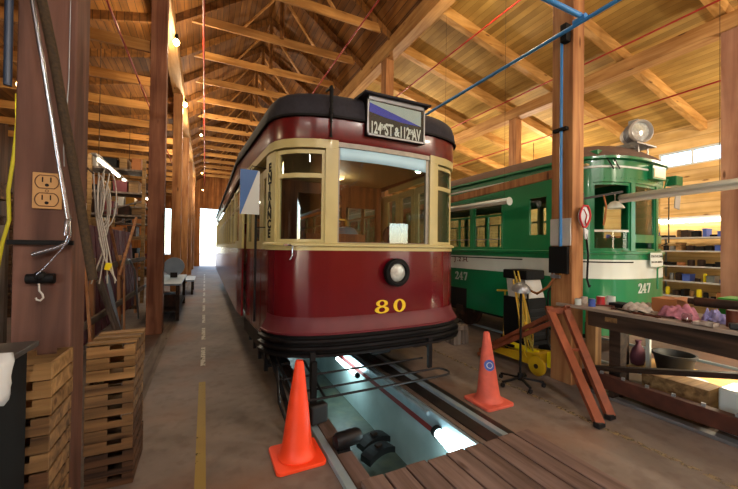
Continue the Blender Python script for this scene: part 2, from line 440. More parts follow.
st(MB().box(PX1 - .03, PX1 - .001, PY0 + .01, PY1 - .01, -.235, -.172).build('trim_2', M['red_strip']))
# ground outside both ends
st(MB().box(-30, 40, Y1 + .2, 90, -.2, -.05).build('ground', mat('yard_gravel', '#b8aa98', .9, 0, .15, 3)))
st(MB().box(-40, 40, -60, Y0 - .2, -.2, -.05).build('ground_near', mat('yard_gravel_near', '#a89c8c', .9, 0, .15, 3)))

# walls
def wall_y(name, y, holes, x0=XL, x1=XR, top=9.2, m=None, t=.12):
    """wall in plane y with rectangular holes (xa, xb, za, zb), sorted by x"""
    b = MB(); x = x0
    for xa, xb, za, zb in holes:
        if xa > x: b.box(x, xa, y, y + t, 0, top)
        if za > 0: b.box(xa, xb, y, y + t, 0, za)
        b.box(xa, xb, y, y + t, zb, top); x = xb
    b.box(x, x1, y, y + t, 0, top)
    return st(b.build(name, m))
def wall_x(name, x, holes, m, top=6.6, t=.12, y0=Y0, y1=Y1):
    b = MB(); y = y0
    for ya, yb, za, zb in holes:
        if ya > y: b.box(x, x + t, y, ya, 0, top)
        if za > 0: b.box(x, x + t, ya, yb, 0, za)
        b.box(x, x + t, ya, yb, zb, top); y = yb
    b.box(x, x + t, y, y1, 0, top)
    return st(b.build(name, m))
wall_y('wall_far', Y1, [(-3.2, -2.4, .9, 4.6), (-.38, 3.6, 0, 4.7)], m=M['endwood'])
wall_y('wall_near', Y0 - .12, [(8.6, 10.2, 0, 2.9)], m=M['endwood'])
wall_x('wall_left', XL - .12, [(-6.5, -2.5, 0, 3.4), (9, 10.2, 1.2, 2.2)], M['wallwood'])
wall_x('wall_right', XR, [(-5, -2, 1.4, 3.4), (2.3, 5.3, 4.05, 4.5)], M['ply'])
def _unused(): pass
def window(name, x, ya, yb, za, zb, n, m):
    b = MB(); t = .05
    b.box(x - .02, x + .06, ya, yb, za, za + t); b.box(x - .02, x + .06, ya, yb, zb - t, zb)
    for k in range(n + 1):
        y = ya + (yb - ya - t) * k / n
        b.box(x - .02, x + .06, y, y + t, za + t, zb - t)
    o = st(b.build(name, m)); g = MB().box(x + .015, x + .02, ya + t, yb - t, za + t, zb - t).build('pane', M['glass2'], o)
    return o
window('window_1', XR + .02, 2.3, 5.3, 4.05, 4.5, 4, M['white'])
window('window_2', XR + .02, -5, -2, 1.4, 3.4, 3, M['white'])
b = MB(); b.box(-3.2, -2.4, Y1 + .02, Y1 + .08, .9, .96); b.box(-3.2, -2.4, Y1 + .02, Y1 + .08, 4.54, 4.6); b.box(-3.2, -3.14, Y1 + .02, Y1 + .08, .96, 4.54); b.box(-2.46, -2.4, Y1 + .02, Y1 + .08, .96, 4.54)
w4 = st(b.build('window_4', M['galv_matt'])); MB().box(-3.14, -2.46, Y1 + .04, Y1 + .045, .96, 4.54).build('pane', M['glass2'], w4)
window('window_3', XL - .08, 9, 10.2, 1.2, 2.2, 2, M['galv_matt'])

# roof decks: steep nave, shallow aisles
def zn(x): return 8.62 - .70 * abs(x - RX)                    # underside of nave deck
def za_(x):                                                     # underside of aisle deck
    return 7.02 - .235 * ((x - 4.1) if x > RX else (-.7 - x))
def deck(name, xa, xb, fz, m):
    b = MB(); b.prism([(xa, Y0, fz(xa)), (xb, Y0, fz(xb)), (xb, Y0, fz(xb) + .05), (xa, Y0, fz(xa) + .05)], (0, Y1 - Y0 + .12, 0))
    return st(b.build(name, m))
deck('ceiling_nave_left', -.75, RX, zn, M['deck_nave'])
deck('ceiling_nave_right', RX, 4.15, zn, M['deck_nave'])
deck('ceiling_aisle_right', 4.1, XR + .1, za_, M['deck_side'])
deck('ceiling_aisle_left', XL - .1, -.7, za_, M['deck_nave'])

M['post_edge'] = wood('pale_brown_post', '#8c6250', '#b48a70', 'z', .75, .6)
# posts of the nave (two rows) and of the outer row
PY = [2.55 + 4.85 * k for k in range(-2, 6)]
def post(x0, x1, y0, y1, top, m, label, group=None):
    o = MB().box(x0, x1, y0, y1, 0, top).build('wooden_post', m, bevel=.008)
    return tag(o, label, 'post', group)
LBL_L = {2.55: 'thick rough wooden post in the left foreground with a painted outlet plate',
         7.4: 'reddish wooden post left of the aisle beside the rack of plum boards',
         12.25: 'orange wooden post just behind the second left post, beside the small bench',
         17.1: 'fourth wooden post of the left row, partly hidden near the far door',
         21.95: 'fifth wooden post of the left row, mostly hidden by nearer posts',
         26.8: 'last wooden post of the left row beside the bright far doorway'}
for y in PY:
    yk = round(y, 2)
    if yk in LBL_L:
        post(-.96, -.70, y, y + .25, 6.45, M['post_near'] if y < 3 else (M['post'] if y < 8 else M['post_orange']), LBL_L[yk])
LBL_R = {2.55: 'square wooden post on the right carrying the blue pipe and switch box',
         7.4: 'wooden post rising behind the red tram roof to the big beam'}
for y in PY:
    yk = round(y, 2)
    if yk in LBL_R:
        post(4.05, 4.27, y + .12, y + .40, 6.45, M['post_orange'], LBL_R[yk])
    elif y > 8:
        post(4.05, 4.27, y + .12, y + .40, 6.45, M['post_orange'], 'wooden post between the two trams behind the red tram', 'hidden posts between the trams')
post(8.1, 8.36, 2.42, 2.68, 5.5, M['post_edge'], 'broad brown wooden post at the right edge of the view')
post(8.1, 8.34, 7.05, 7.3, 5.5, M['post_orange'], 'short-looking wooden post above the green tram roof')
# longitudinal beams
def beam(x0, x1, y0, y1, z0, z1, label, m='beam'):
    o = MB().box(x0, x1, y0, y1, z0, z1).build('roof_beam', M[m], bevel=.008); return tag(o, label, 'beam')
beam(-.98, -.68, Y0, Y1, 6.45, 6.85, 'long roof beam over the left row of posts, hung with bulbs')
beam(4.02, 4.30, Y0, Y1, 6.45, 6.85, 'big sloping-looking roof beam over the posts right of the red tram')
beam(8.06, 8.36, Y0, Y1, 5.5, 5.78, 'long roof beam crossing above the green tram')
# rafters of the right aisle
GR = 'rafters over the right aisle'
RY = [2.62 + 1.61 * k for k in range(-2, 17)]
nm = ['rafter over the workbench side of the right aisle, nearest but two', 'rafter over the right aisle passing beside the top of the right edge post',
      'rafter over the right aisle running behind the post with the blue pipe']
for k, y in enumerate(RY):
    b = MB(); xa, xb = 4.1, XR
    b.prism([(xa, y, za_(xa)), (xb, y, za_(xb)), (xb, y, za_(xb) - .24), (xa, y, za_(xa) - .24)], (0, .15, 0))
    o = b.build('rafter', M['rafter']); tag(o, 'sloping rafter under the yellow board ceiling of the right aisle', 'rafter', GR)
# left aisle ties + rafters
for k, y in enumerate(RY):
    b = MB(); b.box(XL, -.98, y, y + .05, 5.25, 5.45)
    tag(b.build('ceiling_tie', M['tie']), 'horizontal tie board under the roof of the left aisle', 'tie board', 'tie boards over the left aisle')
    b = MB(); xa, xb = -.72, XL
    b.prism([(xa, y, za_(xa)), (xb, y, za_(xb)), (xb, y, za_(xb) - .2), (xa, y, za_(xa) - .2)], (0, .06, 0))
    tag(b.build('rafter', M['deck_nave']), 'dark sloping rafter of the left aisle roof', 'rafter', 'rafters over the left aisle')
# nave trusses: rafters pair, tie with raked ends, diagonal webs
TY = [7.25 + 1.61 * k for k in range(-6, 14)]
for k, y in enumerate(TY):
    t = thing('roof_truss', 'wooden roof truss across the nave with raked-end tie board', 'truss', (RX, y, 6.85), 0, 'roof trusses over the red tram')
    z0, z1 = 6.86, 7.06
    MB().prism([(-.35, y, z0), (3.75, y, z0), (4.02 - .35, y, z1), (-.08, y, z1)], (0, .05, 0)).build('tie_board', M['tie'], t)
    for s in (-1, 1):
        xa = RX + s * 2.42
        b = MB(); b.prism([(RX, y + .05, zn(RX) - .02), (xa, y + .05, zn(xa) - .0), (xa, y + .05, zn(xa) - .2), (RX, y + .05, zn(RX) - .22)], (0, .05, 0))
        b.build('rafter', M['deck_nave'], t)
        b = MB(); b.bar((RX + s * .06, y + .125, 8.2), (RX + s * 1.0, y + .125, 7.0), .03, .1, (0, 1, 0)); b.build('web', M['tie'], t)
    MB().box(RX - .05, RX + .05, y - .04, y, 7.0, 8.45).build('king_post', M['deck_nave'], t)

# ------------------------------------------------------------------ pipes
t = thing('pipe_clamp', 'dark clamp holding the crossing blue pipes to the right post', 'clamp', (4.0, 2.62, 4.25))
MB().box(3.955, 4.049, 2.70, 2.78, 4.24, 4.46).build('clamp', M['black'], t, bevel=.006)
MB().cyl((3.93, 2.44, 4.36), (3.93, 2.58, 4.36), .042, n=14).build('union', M['blue_pipe'], t, smooth=40)
def pipe(name, pts, r, m, label, cat='pipe', n=10):
    o = MB().tube(pts, r, n).build(name, M[m], smooth=50); return tag(o, label, cat)
pipe('sprinkler_pipe', [(4.82, Y0 + .1, 5.95), (4.82, Y1 - .1, 5.95)], .017, 'red_pipe', 'red sprinkler pipe nearest the big beam in the right aisle')
pipe('sprinkler_pipe', [(7.23, Y0 + .1, 5.62), (7.23, Y1 - .1, 5.62)], .017, 'red_pipe', 'red sprinkler pipe just left of the beam above the green tram')
pipe('sprinkler_pipe', [(9.5, Y0 + .1, 5.18), (9.5, Y1 - .1, 5.18)], .018, 'red_pipe', 'red sprinkler pipe right of the beam above the green tram')
pipe('sprinkler_pipe', [(2.92, Y0 + .1, 6.4), (2.92, Y1 - .1, 6.4)], .018, 'red_pipe', 'red sprinkler pipe running above the roof of the red tram')
pipe('sprinkler_pipe', [(-.1, Y0 + .1, 6.5), (-.1, Y1 - .1, 6.5)], .022, 'red_pipe', 'red sprinkler pipe high over the walkway with the yellow line')
pipe('sprinkler_pipe', [(-1.3, Y0 + .1, 5.1), (-1.3, Y1 - .1, 5.1)], .016, 'red_pipe', 'red sprinkler pipe in the left aisle under the tie boards')
pipe('air_pipe', [(3.93, -7.9, 4.33), (3.93, 7.9, 4.33)], .025, 'blue_pipe', 'long blue pipe running past the post toward the red tram')
t = pipe('air_pipe', [(-.95, 2.49, 4.39), (3.90, 2.49, 4.39)], .03, 'blue_pipe', 'blue pipe crossing the nave to the right post')
t = thing('air_drop_pipe', 'thin blue vertical pipe strapped to the right post', 'pipe', (4.02, 2.80, 1.45))
MB().tube([(4.02, 2.80, 4.33), (4.02, 2.80, 1.42)], .017, 10).build('pipe', M['blue_pipe'], t, smooth=50)
b = MB(); b.box(3.995, 4.047, 2.72, 2.90, 3.15, 3.19); b.build('strap', M['black'], t)
MB().tube([(4.02, 2.80, 1.42), (4.02, 2.80, 1.32)], .013, 8).build('valve', M['brass'], t, smooth=50)
pipe('conduit_drop', [(-.935, 2.40, 2.47), (-.95, 2.40, 6.4)], .017, 'blue_dark', 'dark blue conduit hanging above the left edge lamp', 'conduit')
def lampthing(p, label, r=.035, power=30, col=(1, .78, .48), m='bulb', stem=.12):
    t = thing('light_bulb', label, 'light bulb', p)
    MB().ball(p, r, 12, (1, 1, 1.2)).build('bulb', M[m], t, smooth=60)
    MB().cyl((p[0], p[1], p[2] + r), (p[0], p[1], p[2] + r + stem), r * .7, r * .5, 12).build('socket', M['black'], t, smooth=40)
    d = bpy.data.lights.new('light_bulb_light', 'POINT'); d.energy = power; d.color = col; d.shadow_soft_size = .12
    lo = bpy.data.objects.new('bulb_light', d); COL.objects.link(lo); lo.parent = t; lo.location = (0, 0, -r * 3)
    return t
WP = 1.0
for y, l in ((8.9, 'bare glowing bulb under the left beam beside the second post'), (12.7, 'smaller glowing bulb farther along the left beam')):
    lampthing((-.66, y, 6.3), l, .065, 170 * WP)
lampthing((3.9, 4.2, 6.28), 'bare glowing bulb high on the big beam at top centre', .07, 170 * WP)
lampthing((-1.45, 3.95, 3.02), 'bare bulb at the left edge above the yellow cord', .035, 30 * WP)
MB_ = MB
# ================================================================== TRAM TOOLS
class Plan:
    """body outline in plan; s = arc length from the nose, right side positive.  local +y goes back along the car"""
    def __init__(s, half, cx, y0):
        pts = [(-x, y) for x, y in reversed(half[1:])] + list(half)
        # densify
        P_ = []
        for i in range(len(pts) - 1):
            a, c = pts[i], pts[i + 1]; L = math.dist(a, c); n = max(1, int(L / .04)) if L < 1 else max(2, int(L / .3))
            for k in range(n): P_.append((a[0] + (c[0] - a[0]) * k / n, a[1] + (c[1] - a[1]) * k / n))
        P_.append(pts[-1])
        s.p = P_; s.cx = cx; s.y0 = y0
        c = min(range(len(P_)), key=lambda i: abs(P_[i][0]) + P_[i][1])
        S_ = [0.0]
        for i in range(1, len(P_)): S_.append(S_[-1] + math.dist(P_[i - 1], P_[i]))
        o = S_[c]; s.s = [a - o for a in S_]
    def at(s, t, off=0.0):
        S_ = s.s; t = max(S_[0], min(S_[-1], t))
        lo, hi = 0, len(S_) - 1
        while hi - lo > 1:
            m = (lo + hi) // 2
            if S_[m] <= t: lo = m
            else: hi = m
        f = (t - S_[lo]) / (S_[hi] - S_[lo]); a, c = s.p[lo], s.p[hi]
        x = a[0] + (c[0] - a[0]) * f; y = a[1] + (c[1] - a[1]) * f
        def nrm(i, j):
            i = max(0, i); j = min(len(s.p) - 1, j)
            dx = s.p[j][0] - s.p[i][0]; dy = s.p[j][1] - s.p[i][1]; L = math.hypot(dx, dy); return dy / L, -dx / L
        n0 = nrm(lo - 1, lo + 1); n1 = nrm(hi - 1, hi + 1)
        nx = n0[0] * (1 - f) + n1[0] * f; ny = n0[1] * (1 - f) + n1[1] * f; L = math.hypot(nx, ny)
        return (s.cx + x + nx / L * off, s.y0 + y + ny / L * off), (nx / L, ny / L)
    def ss(s, a, b):
        mid = [t for t in s.s if a + .012 < t < b - .012]
        return [a] + mid + [b]
    def sx(s, x, side=1):
        """arc length where local x is reached on the front (side=+1 right)"""
        best = 0
        for t, p in zip(s.s, s.p):
            if side > 0 and t >= 0 and p[0] <= x + 1e-6: best = t
            if side > 0 and t >= 0 and p[0] > x: return t
            if side < 0 and t <= 0 and p[0] >= -x: return t
        return best
    def sy(s, y, side=1):
        """arc length on the side where local y is reached"""
        L = [(abs(p[1] - y), t) for t, p in zip(s.s, s.p) if t * side > 0]
        for (t0, p0), (t1, p1) in zip(list(zip(s.s, s.p))[:-1], list(zip(s.s, s.p))[1:]):
            if side > 0 and t0 >= 0 and p0[1] <= y < p1[1]: return t0 + (t1 - t0) * (y - p0[1]) / (p1[1] - p0[1])
            if side < 0 and t1 <= 0 and p1[1] <= y < p0[1]: return t0 + (t1 - t0) * (y - p0[1]) / (p1[1] - p0[1])
        return min(L)[1]
def loft(b, P, s0, s1, prof, closed=True, mi=0):
    """prof: (off, z) section swept along the outline"""
    rows = []
    for t in P.ss(s0, s1):
        r = []
        for off, z in prof:
            (x, y), n = P.at(t, off); r.append((x, y, z))
        rows.append(r)
    base = len(b.v); b.grid(rows, mi, closed)
    if closed:
        C = len(prof); R = len(rows)
        b.f.append([base + k for k in range(C)]); b.m.append(mi); b.f.append([base + (R - 1) * C + k for k in range(C)][::-1]); b.m.append(mi)
    return b
def slab(b, P, s0, s1, z0, z1, o0=-.03, o1=0.0, mi=0): return loft(b, P, s0, s1, [(o0, z0), (o1, z0), (o1, z1), (o0, z1)], True, mi)
def rivets(P, ss_, zs, r, m, parent, off=.002):
    first = None; base = parent.location
    for t in ss_:
        for z in zs:
            (x, y), n = P.at(t, off)
            if first is None:
                first = MB().ball(base, r, 6).build('rivet', m, parent, smooth=80); o = first
            else: o = first.copy(); COL.objects.link(o); o.parent = parent
            o.location = V((x, y, z)) - base
def pframe(P, t, z, off=.004):
    (x, y), n = P.at(t, off); tx = V((-n[1], n[0], 0))
    return frame((x, y, z), tx if tx.x * 1 > 0 or abs(tx.x) < 1e-6 else tx, (0, 0, 1))

def serif_digit(b, ch, M4, h, dep=.006):
    """fat serif numerals: thick sides, thin top and bottom"""
    def ring(cx, cy, ax, ay, ix, iy, n=28):
        base = len(b.v); 
        for z in (0, dep):
            for k in range(n):
                t = 2 * pi * k / n
                b.v.append(M4 @ V((cx + ax * cos(t), cy + ay * sin(t), z)))
                b.v.append(M4 @ V((cx + ix * cos(t), cy + iy * sin(t), z)))
        for k in range(n):
            j = (k + 1) % n
            o0, i0, o1, i1 = base + 2 * k, base + 2 * k + 1, base + 2 * j, base + 2 * j + 1; q = 2 * n
            for f in ([o0 + q, o1 + q, i1 + q, i0 + q], [o0, i0, i1, o1], [o0, o1, o1 + q, o0 + q], [i0, i0 + q, i1 + q, i1]):
                b.f.append(f); b.m.append(0)
    def poly(p): b.prism([M4 @ V((x * h, y * h, 0)) for x, y in p], (M4.to_3x3() @ V((0, 0, dep))))
    if ch == '0': ring(0, 0, .54 * h, .5 * h, .24 * h, .40 * h)
    if ch == '8':
        ring(0, .245 * h, .50 * h, .255 * h, .22 * h, .175 * h); ring(0, -.235 * h, .60 * h, .265 * h, .28 * h, .18 * h)
    if ch == '7': poly([(-.3, .5), (.32, .5), (.32, .40), (.06, -.5), (-.16, -.5), (.12, .33), (-.2, .33), (-.24, .18), (-.3, .18)])
    if ch == '4':
        poly([(.02, .5), (.18, .5), (.18, -.5), (.02, -.5)]); poly([(-.34, -.12), (.34, -.12), (.34, -.24), (-.34, -.24)])
        poly([(.02, .5), (.06, .36), (-.22, -.12), (-.34, -.12)]); poly([(-.1, -.42), (.3, -.42), (.3, -.5), (-.1, -.5)])
    if ch == '2':
        p = [(-.3, .2), (-.28, .38), (-.1, .5), (.14, .5), (.3, .36), (.3, .16), (.16, -.06), (-.1, -.32), (.2, -.34), (.28, -.2), (.34, -.2), (.32, -.5), (-.32, -.5), (-.32, -.4), (0, -.08), (.08, .16), (.06, .34), (-.04, .42), (-.14, .36), (-.1, .2)]
        poly(p)
def number(P, txt, t, z, h, name, m, parent, gap=.86, off=.003, right=1):
    b = MB(); (x, y), n = P.at(t, off)
    tx = V((-n[1], n[0], 0)) * right
    nn = V((n[0], n[1], 0))
    M4 = Matrix((tx, V((0, 0, 1)), nn)).transposed().to_4x4(); w = gap * h
    for i, ch in enumerate(txt):
        sh = (i - (len(txt) - 1) / 2) * w
        M4.translation = V((x, y, z)) + tx * sh
        serif_digit(b, ch, M4, h)
    return b.build(name, m, parent)

def roof(P, prof, name, m, parent, ymid=1.2, yend=12):
    """prof: (blend to centre line, outward offset, z)"""
    rows = []
    ss_ = P.ss(P.s[0], P.s[-1])
    for a, off, z in prof:
        r = []
        for t in ss_:
            (x, y), n = P.at(t, off); ly = max(y - P.y0, ymid)
            cx, cy = P.cx, P.y0 + ly
            r.append((x + (cx - x) * a, y + (cy - y) * a, z))
        rows.append(r)
    return MB().grid(rows).build(name, m, parent, smooth=35, solid=.03)

# ================================================================== RED TRAM
TX, TYN = 1.745, 3.17
halfA = [(0, 0), (.3, .006), (.6, .03), (.8, .08), (.95, .15), (1.05, .24), (1.11, .34), (1.145, .48), (1.16, .7), (1.17, .9), (1.26, 2.35), (1.28, 2.6), (1.28, 14.2)]
A = Plan(halfA, TX, TYN)
ta = thing('red_tram', 'maroon and cream tram number 80 standing over the inspection pit', 'tram', (TX, TYN + 6.5, 0))
zB, zW0, zW1 = 1.62, 1.70, 2.62     # belt, window bottom, window top
s_c = A.sx(.545); s_p = A.sx(.66); s_w = A.sx(1.085); s_d0 = A.sy(.62, 1); s_d1 = A.sy(2.2, 1); END = A.s[-1]
MAR, CRE = M['maroon'], M['cream']
# dash + side sheets
s_b = A.sy(.50, 1)
slab(MB(), A, -s_d0, s_d0, .62, zB, -.03, 0).build('front_dash', MAR, ta, smooth=50)
for sg in (-1, 1):
    a, c = sorted((sg * s_d1, sg * END))
    slab(MB(), A, a, c, .62, zB, -.03, 0).build('side_sheet', MAR, ta, smooth=50)
    a, c = sorted((sg * s_d0, sg * s_d1))
    slab(MB(), A, a, c, .42, .60, -.10, -.05).build('step_riser', M['steel_dk'], ta)
# apron that flares over the bumper
loft(MB(), A, -s_b, s_b, [(-.03, .955), (.006, .96), (.012, .91), (.065, .82), (.075, .815), (.075, .80), (.02, .80), (-.03, .88)]).build('apron', M['maroon_dk'], ta, smooth=30)
b = MB()
loft(b, A, -s_b, s_b, [(-.02, .585), (.06, .585), (.06, .81), (-.02, .81)])
bp_ = b.build('bumper', M['black'], ta, smooth=30)
for z in (.61, .68, .75):
    loft(MB(), A, -s_b, s_b, [(.06, z - .02), (.10, z - .012), (.10, z + .012), (.06, z + .02)]).build('bumper_rib', M['steel_dk'], bp_, smooth=30)
rivets(A, [A.sx(.6), -A.sx(.6), A.sx(.64), -A.sx(.64)], [1.0 + .055 * i for i in range(11)], .005, MAR, ta)
# cream belt
slab(MB(), A, -s_d0, s_d0, zB, zW0 - .02, -.03, .006).build('belt_panel', CRE, ta, smooth=50)
loft(MB(), A, -s_d0, s_d0, [(0, zB + .04), (.035, zB + .045), (.035, zB + .065), (0, zB + .08)]).build('belt_rail', CRE, ta, smooth=50)
for sg in (-1, 1):
    a, c = sorted((sg * s_d1, sg * END)); slab(MB(), A, a, c, zB, zW0, -.03, .006).build('side_belt', CRE, ta)
    # corner posts
    a, c = sorted((sg * s_w, sg * s_d0)); slab(MB(), A, a, c, zW0 - .02, zW1, -.05, .004).build('corner_post', CRE, ta, smooth=50)
    a, c = sorted((sg * s_c, sg * s_p)); slab(MB(), A, a, c, zW0 - .02, zW1 + .085, -.05, .01).build('window_post', CRE, ta, smooth=50)
    # cream band over small window
    a, c = sorted((sg * s_c, sg * (s_d1))); slab(MB(), A, a, c, zW1 + .015, zW1 + .10, -.03, .012).build('cornice', CRE, ta, smooth=50)
    # small side windshields: two sashes
    a, c = sorted((sg * s_p, sg * s_w)); wf = slab(MB(), A, a, c, zW0 - .02, zW0 + .03, -.045, -.015).build('sash_frame', CRE, ta, smooth=50)
    e = .035
    b = MB(); slab(b, A, a, a + e, zW0 + .03, zW1, -.045, -.015); slab(b, A, c - e, c, zW0 + .03, zW1, -.045, -.015)
    slab(b, A, a + e, c - e, 2.34, 2.385, -.045, -.015); slab(b, A, a + e, c - e, zW1 - .04, zW1, -.045, -.015)
    b.build('sash', CRE, ta, smooth=50)
    slab(MB(), A, a + e, c - e, zW0 + .03, zW1 - .04, -.034, -.030).build('windshield_pane', M['glass'], ta, smooth=50)
# centre windshield
wz0, wz1 = 1.705, 2.69
b = MB(); slab(b, A, -s_c, s_c, wz0 - .03, wz0, -.04, -.01); slab(b, A, -s_c, s_c, wz1 - .03, wz1 + .02, -.04, .0)
slab(b, A, -s_c, -s_c + .02, wz0, wz1 - .035, -.04, -.01); slab(b, A, s_c - .045, s_c, wz0, wz1 - .035, -.04, -.01)
wf = b.build('windshield_frame', M['frame_grey'], ta, smooth=50)
slab(MB(), A, -s_c + .02, s_c - .045, wz0, wz1 - .035, -.028, -.024).build('pane', M['glass'], wf, smooth=50)
rows = []
for t in A.ss(-s_c + .02, s_c - .045):
    f = (t + s_c) / (2 * s_c); dz = .035 * sin(pi * f)
    r = []
    for z in (wz1 - .03, 2.535 + dz * .3 - .02 * f, ):
        (x, y), n = A.at(t, -.014); r.append((x, y, z))
    rows.append(r)
MB().grid(rows).build('roller_blind', M['blind'], ta, smooth=50, solid=.004)
# letterboard, all round
b = MB(); loft(b, A, -END, END, [(-.03, zW1 + .09), (.004, zW1 + .09), (.015, zW1 + .12), (.015, 2.955), (-.03, 2.955)]); b.build('letterboard', M['maroon_top'], ta, smooth=30)
# roof
roof(A, [(0, -.02, 2.94), (0, .03, 2.94), (0, .035, 2.98), (0, .025, 3.06), (0, .0, 3.14), (.03, 0, 3.185), (.08, 0, 3.215), (.2, 0, 3.24), (.4, 0, 3.265), (.7, 0, 3.28), (.999, 0, 3.285)], 'roof', M['canvas'], ta)
loft(MB(), A, -END, END, [(.02, 2.932), (.048, 2.935), (.048, 2.955), (.02, 2.96)]).build('gutter', M['black'], ta, smooth=40)
# wrought bracket left of the sign
b = MB(); (x, y), n = A.at(-A.sx(.60), .09)
b.cyl((x, y, 2.86), (x, y, 3.22), .014, n=8); b.cyl((x, y, 2.95), (x, y, 3.0), .024, n=8); b.cyl((x, y, 3.06), (x, y, 3.2), .02, n=8); b.cyl((x, y, 2.72), (x, y, 2.80), .017, .008, n=8); b.cyl((x, y, 2.8), (x, y, 2.86), .008, n=8)
b.bar((x, y, 3.21), (x, y + .16, 3.23), .02, .02); b.build('lamp_bracket', M['black'], ta, smooth=40)
b = MB(); (x, y), n = A.at(-A.sx(.95), .05)
b.box(x - .04, x + .02, y - .01, y + .03, zB + .04, zB + .06); b.tube([(x, y - .02, zB + .05), (x + .03, y - .05, zB + .04), (x + .03, y - .05, zB - .05), (x + .01, y - .04, zB - .09)], .008, 8); b.build('rope_hook', M['conduit'], ta, smooth=40)
# sign box
M['sign_letters'] = mat('sign_letter_white', '#e8ecec', .5, 0, .03, 5)
sx0, sx1, sz0, sz1, syf = TX - .29, TX + .41, 2.795, 3.20, TYN - .07
b = MB(); b.box(sx0, sx1, syf + .005, syf + .28, sz0, sz1); sb = b.build('sign_box', M['black'], ta, bevel=.006)
b = MB(); b.prism([(sx0 - .05, syf - .06, sz1), (sx0 - .05, syf + .32, sz1), (sx0 - .05, syf + .32, sz1 + .05), (sx0 - .05, syf - .06, sz1 + .02)], (sx1 - sx0 + .1, 0, 0)); b.build('sign_hood', M['canvas'], ta, bevel=.004)
b = MB(); w = .018
b.box(sx0, sx1, syf - .012, syf + .005, sz0, sz0 + w); b.box(sx0, sx1, syf - .012, syf + .005, sz1 - w * 2.4, sz1)
b.box(sx0, sx0 + w, syf - .012, syf + .005, sz0, sz1); b.box(sx1 - w, sx1, syf - .012, syf + .005, sz0, sz1); b.build('sign_frame', M['galv'], sb)
MB().box(sx0 + w, sx1 - w, syf + .001, syf + .004, sz0 + w, sz1 - w * 2.4).build('sign_blind', M['sign_black'], sb)
ww = sx1 - sx0; hh = sz1 - sz0
def sgp(u, v): return (sx0 + ww * u, syf - .001, sz0 + hh * v)
MB().prism([sgp(.04, .60), sgp(.30, .52), sgp(.60, .47), sgp(.93, .46), sgp(.04, .83)], (0, .0015, 0)).build('blue_wedge', M['sign_blue'], sb)
MB().prism([sgp(.04, .83), sgp(.93, .46), sgp(.93, .86), sgp(.04, .88)], (0, .0015, 0)).build('white_wedge', M['sign_white'], sb)
b = MB(); FM = lambda x, z, y=syf - .002: frame((x, y, z), (1, 0, 0), (0, 0, 1))
for txt, u, v, sz, sxx in (('124', .145, .20, .17, .50), ('TH', .255, .26, .07, .62), ('ST', .365, .20, .17, .55), ('&', .50, .19, .13, .7), ('112', .635, .20, .17, .50), ('TH', .745, .26, .07, .62), ('AV', .85, .20, .17, .50)):
    vs, fs = text_mesh(txt, sz, FM(sx0 + ww * u, sz0 + hh * v), .002, .004, sxx); b.add(vs, fs)
b.build('sign_lettering', M['sign_letters'], sb)
MB().box(sx0 + w, sx1 - w, syf - .009, syf - .007, sz0 + w, sz1 - w * 2.4).build('sign_glass', M['glass2'], sb)
# headlight
hc = V((TX + .09, TYN - .0, 1.395))
b = MB(); b.lathe([(.06, .02), (.13, -.0), (.148, -.03), (.148, -.075), (.14, -.09), (.125, -.095), (.10, -.075), (.095, -.05), (0, -.04)], hc, (0, 1, 0), 32)
hl = b.build('headlight', M['black'], ta, smooth=35)
MB().lathe([(.0, -.085), (.05, -.083), (.085, -.075), (.1, -.06), (.1, -.05)], hc, (0, 1, 0), 32).build('lens', M['lamp_glass'], hl, smooth=50)
b = MB(); b.lathe([(.100, -.078), (.104, -.1), (.118, -.1), (.122, -.085)], hc, (0, 1, 0), 32, caps=False); b.build('rim', M['steel_dk'], hl, smooth=50)
number(A, '80', .05, 1.035, .14, 'fleet_number', M['yellow'], ta, 1.55)
# ENTRANCE down the corner post
b = MB(); t_e = -(s_w + .13)
(x, y), n = A.at(t_e, .006); tx = V((-n[1], n[0], 0)); tx = tx if tx.x > 0 or abs(tx.x) < .01 else -tx
nv = V((n[0], n[1], 0)); txv = V((0, 0, 1)).cross(nv)
for i, ch in enumerate('ENTRANCE'):
    Mx = Matrix((txv, V((0, 0, 1)), nv)).transposed().to_4x4(); Mx.translation = V((x, y, 2.47 - i * .098))
    vs, fs = text_mesh(ch, .12, Mx, .003, .006, 1.15); b.add(vs, fs)
b.build('entrance_lettering', M['black'], ta)
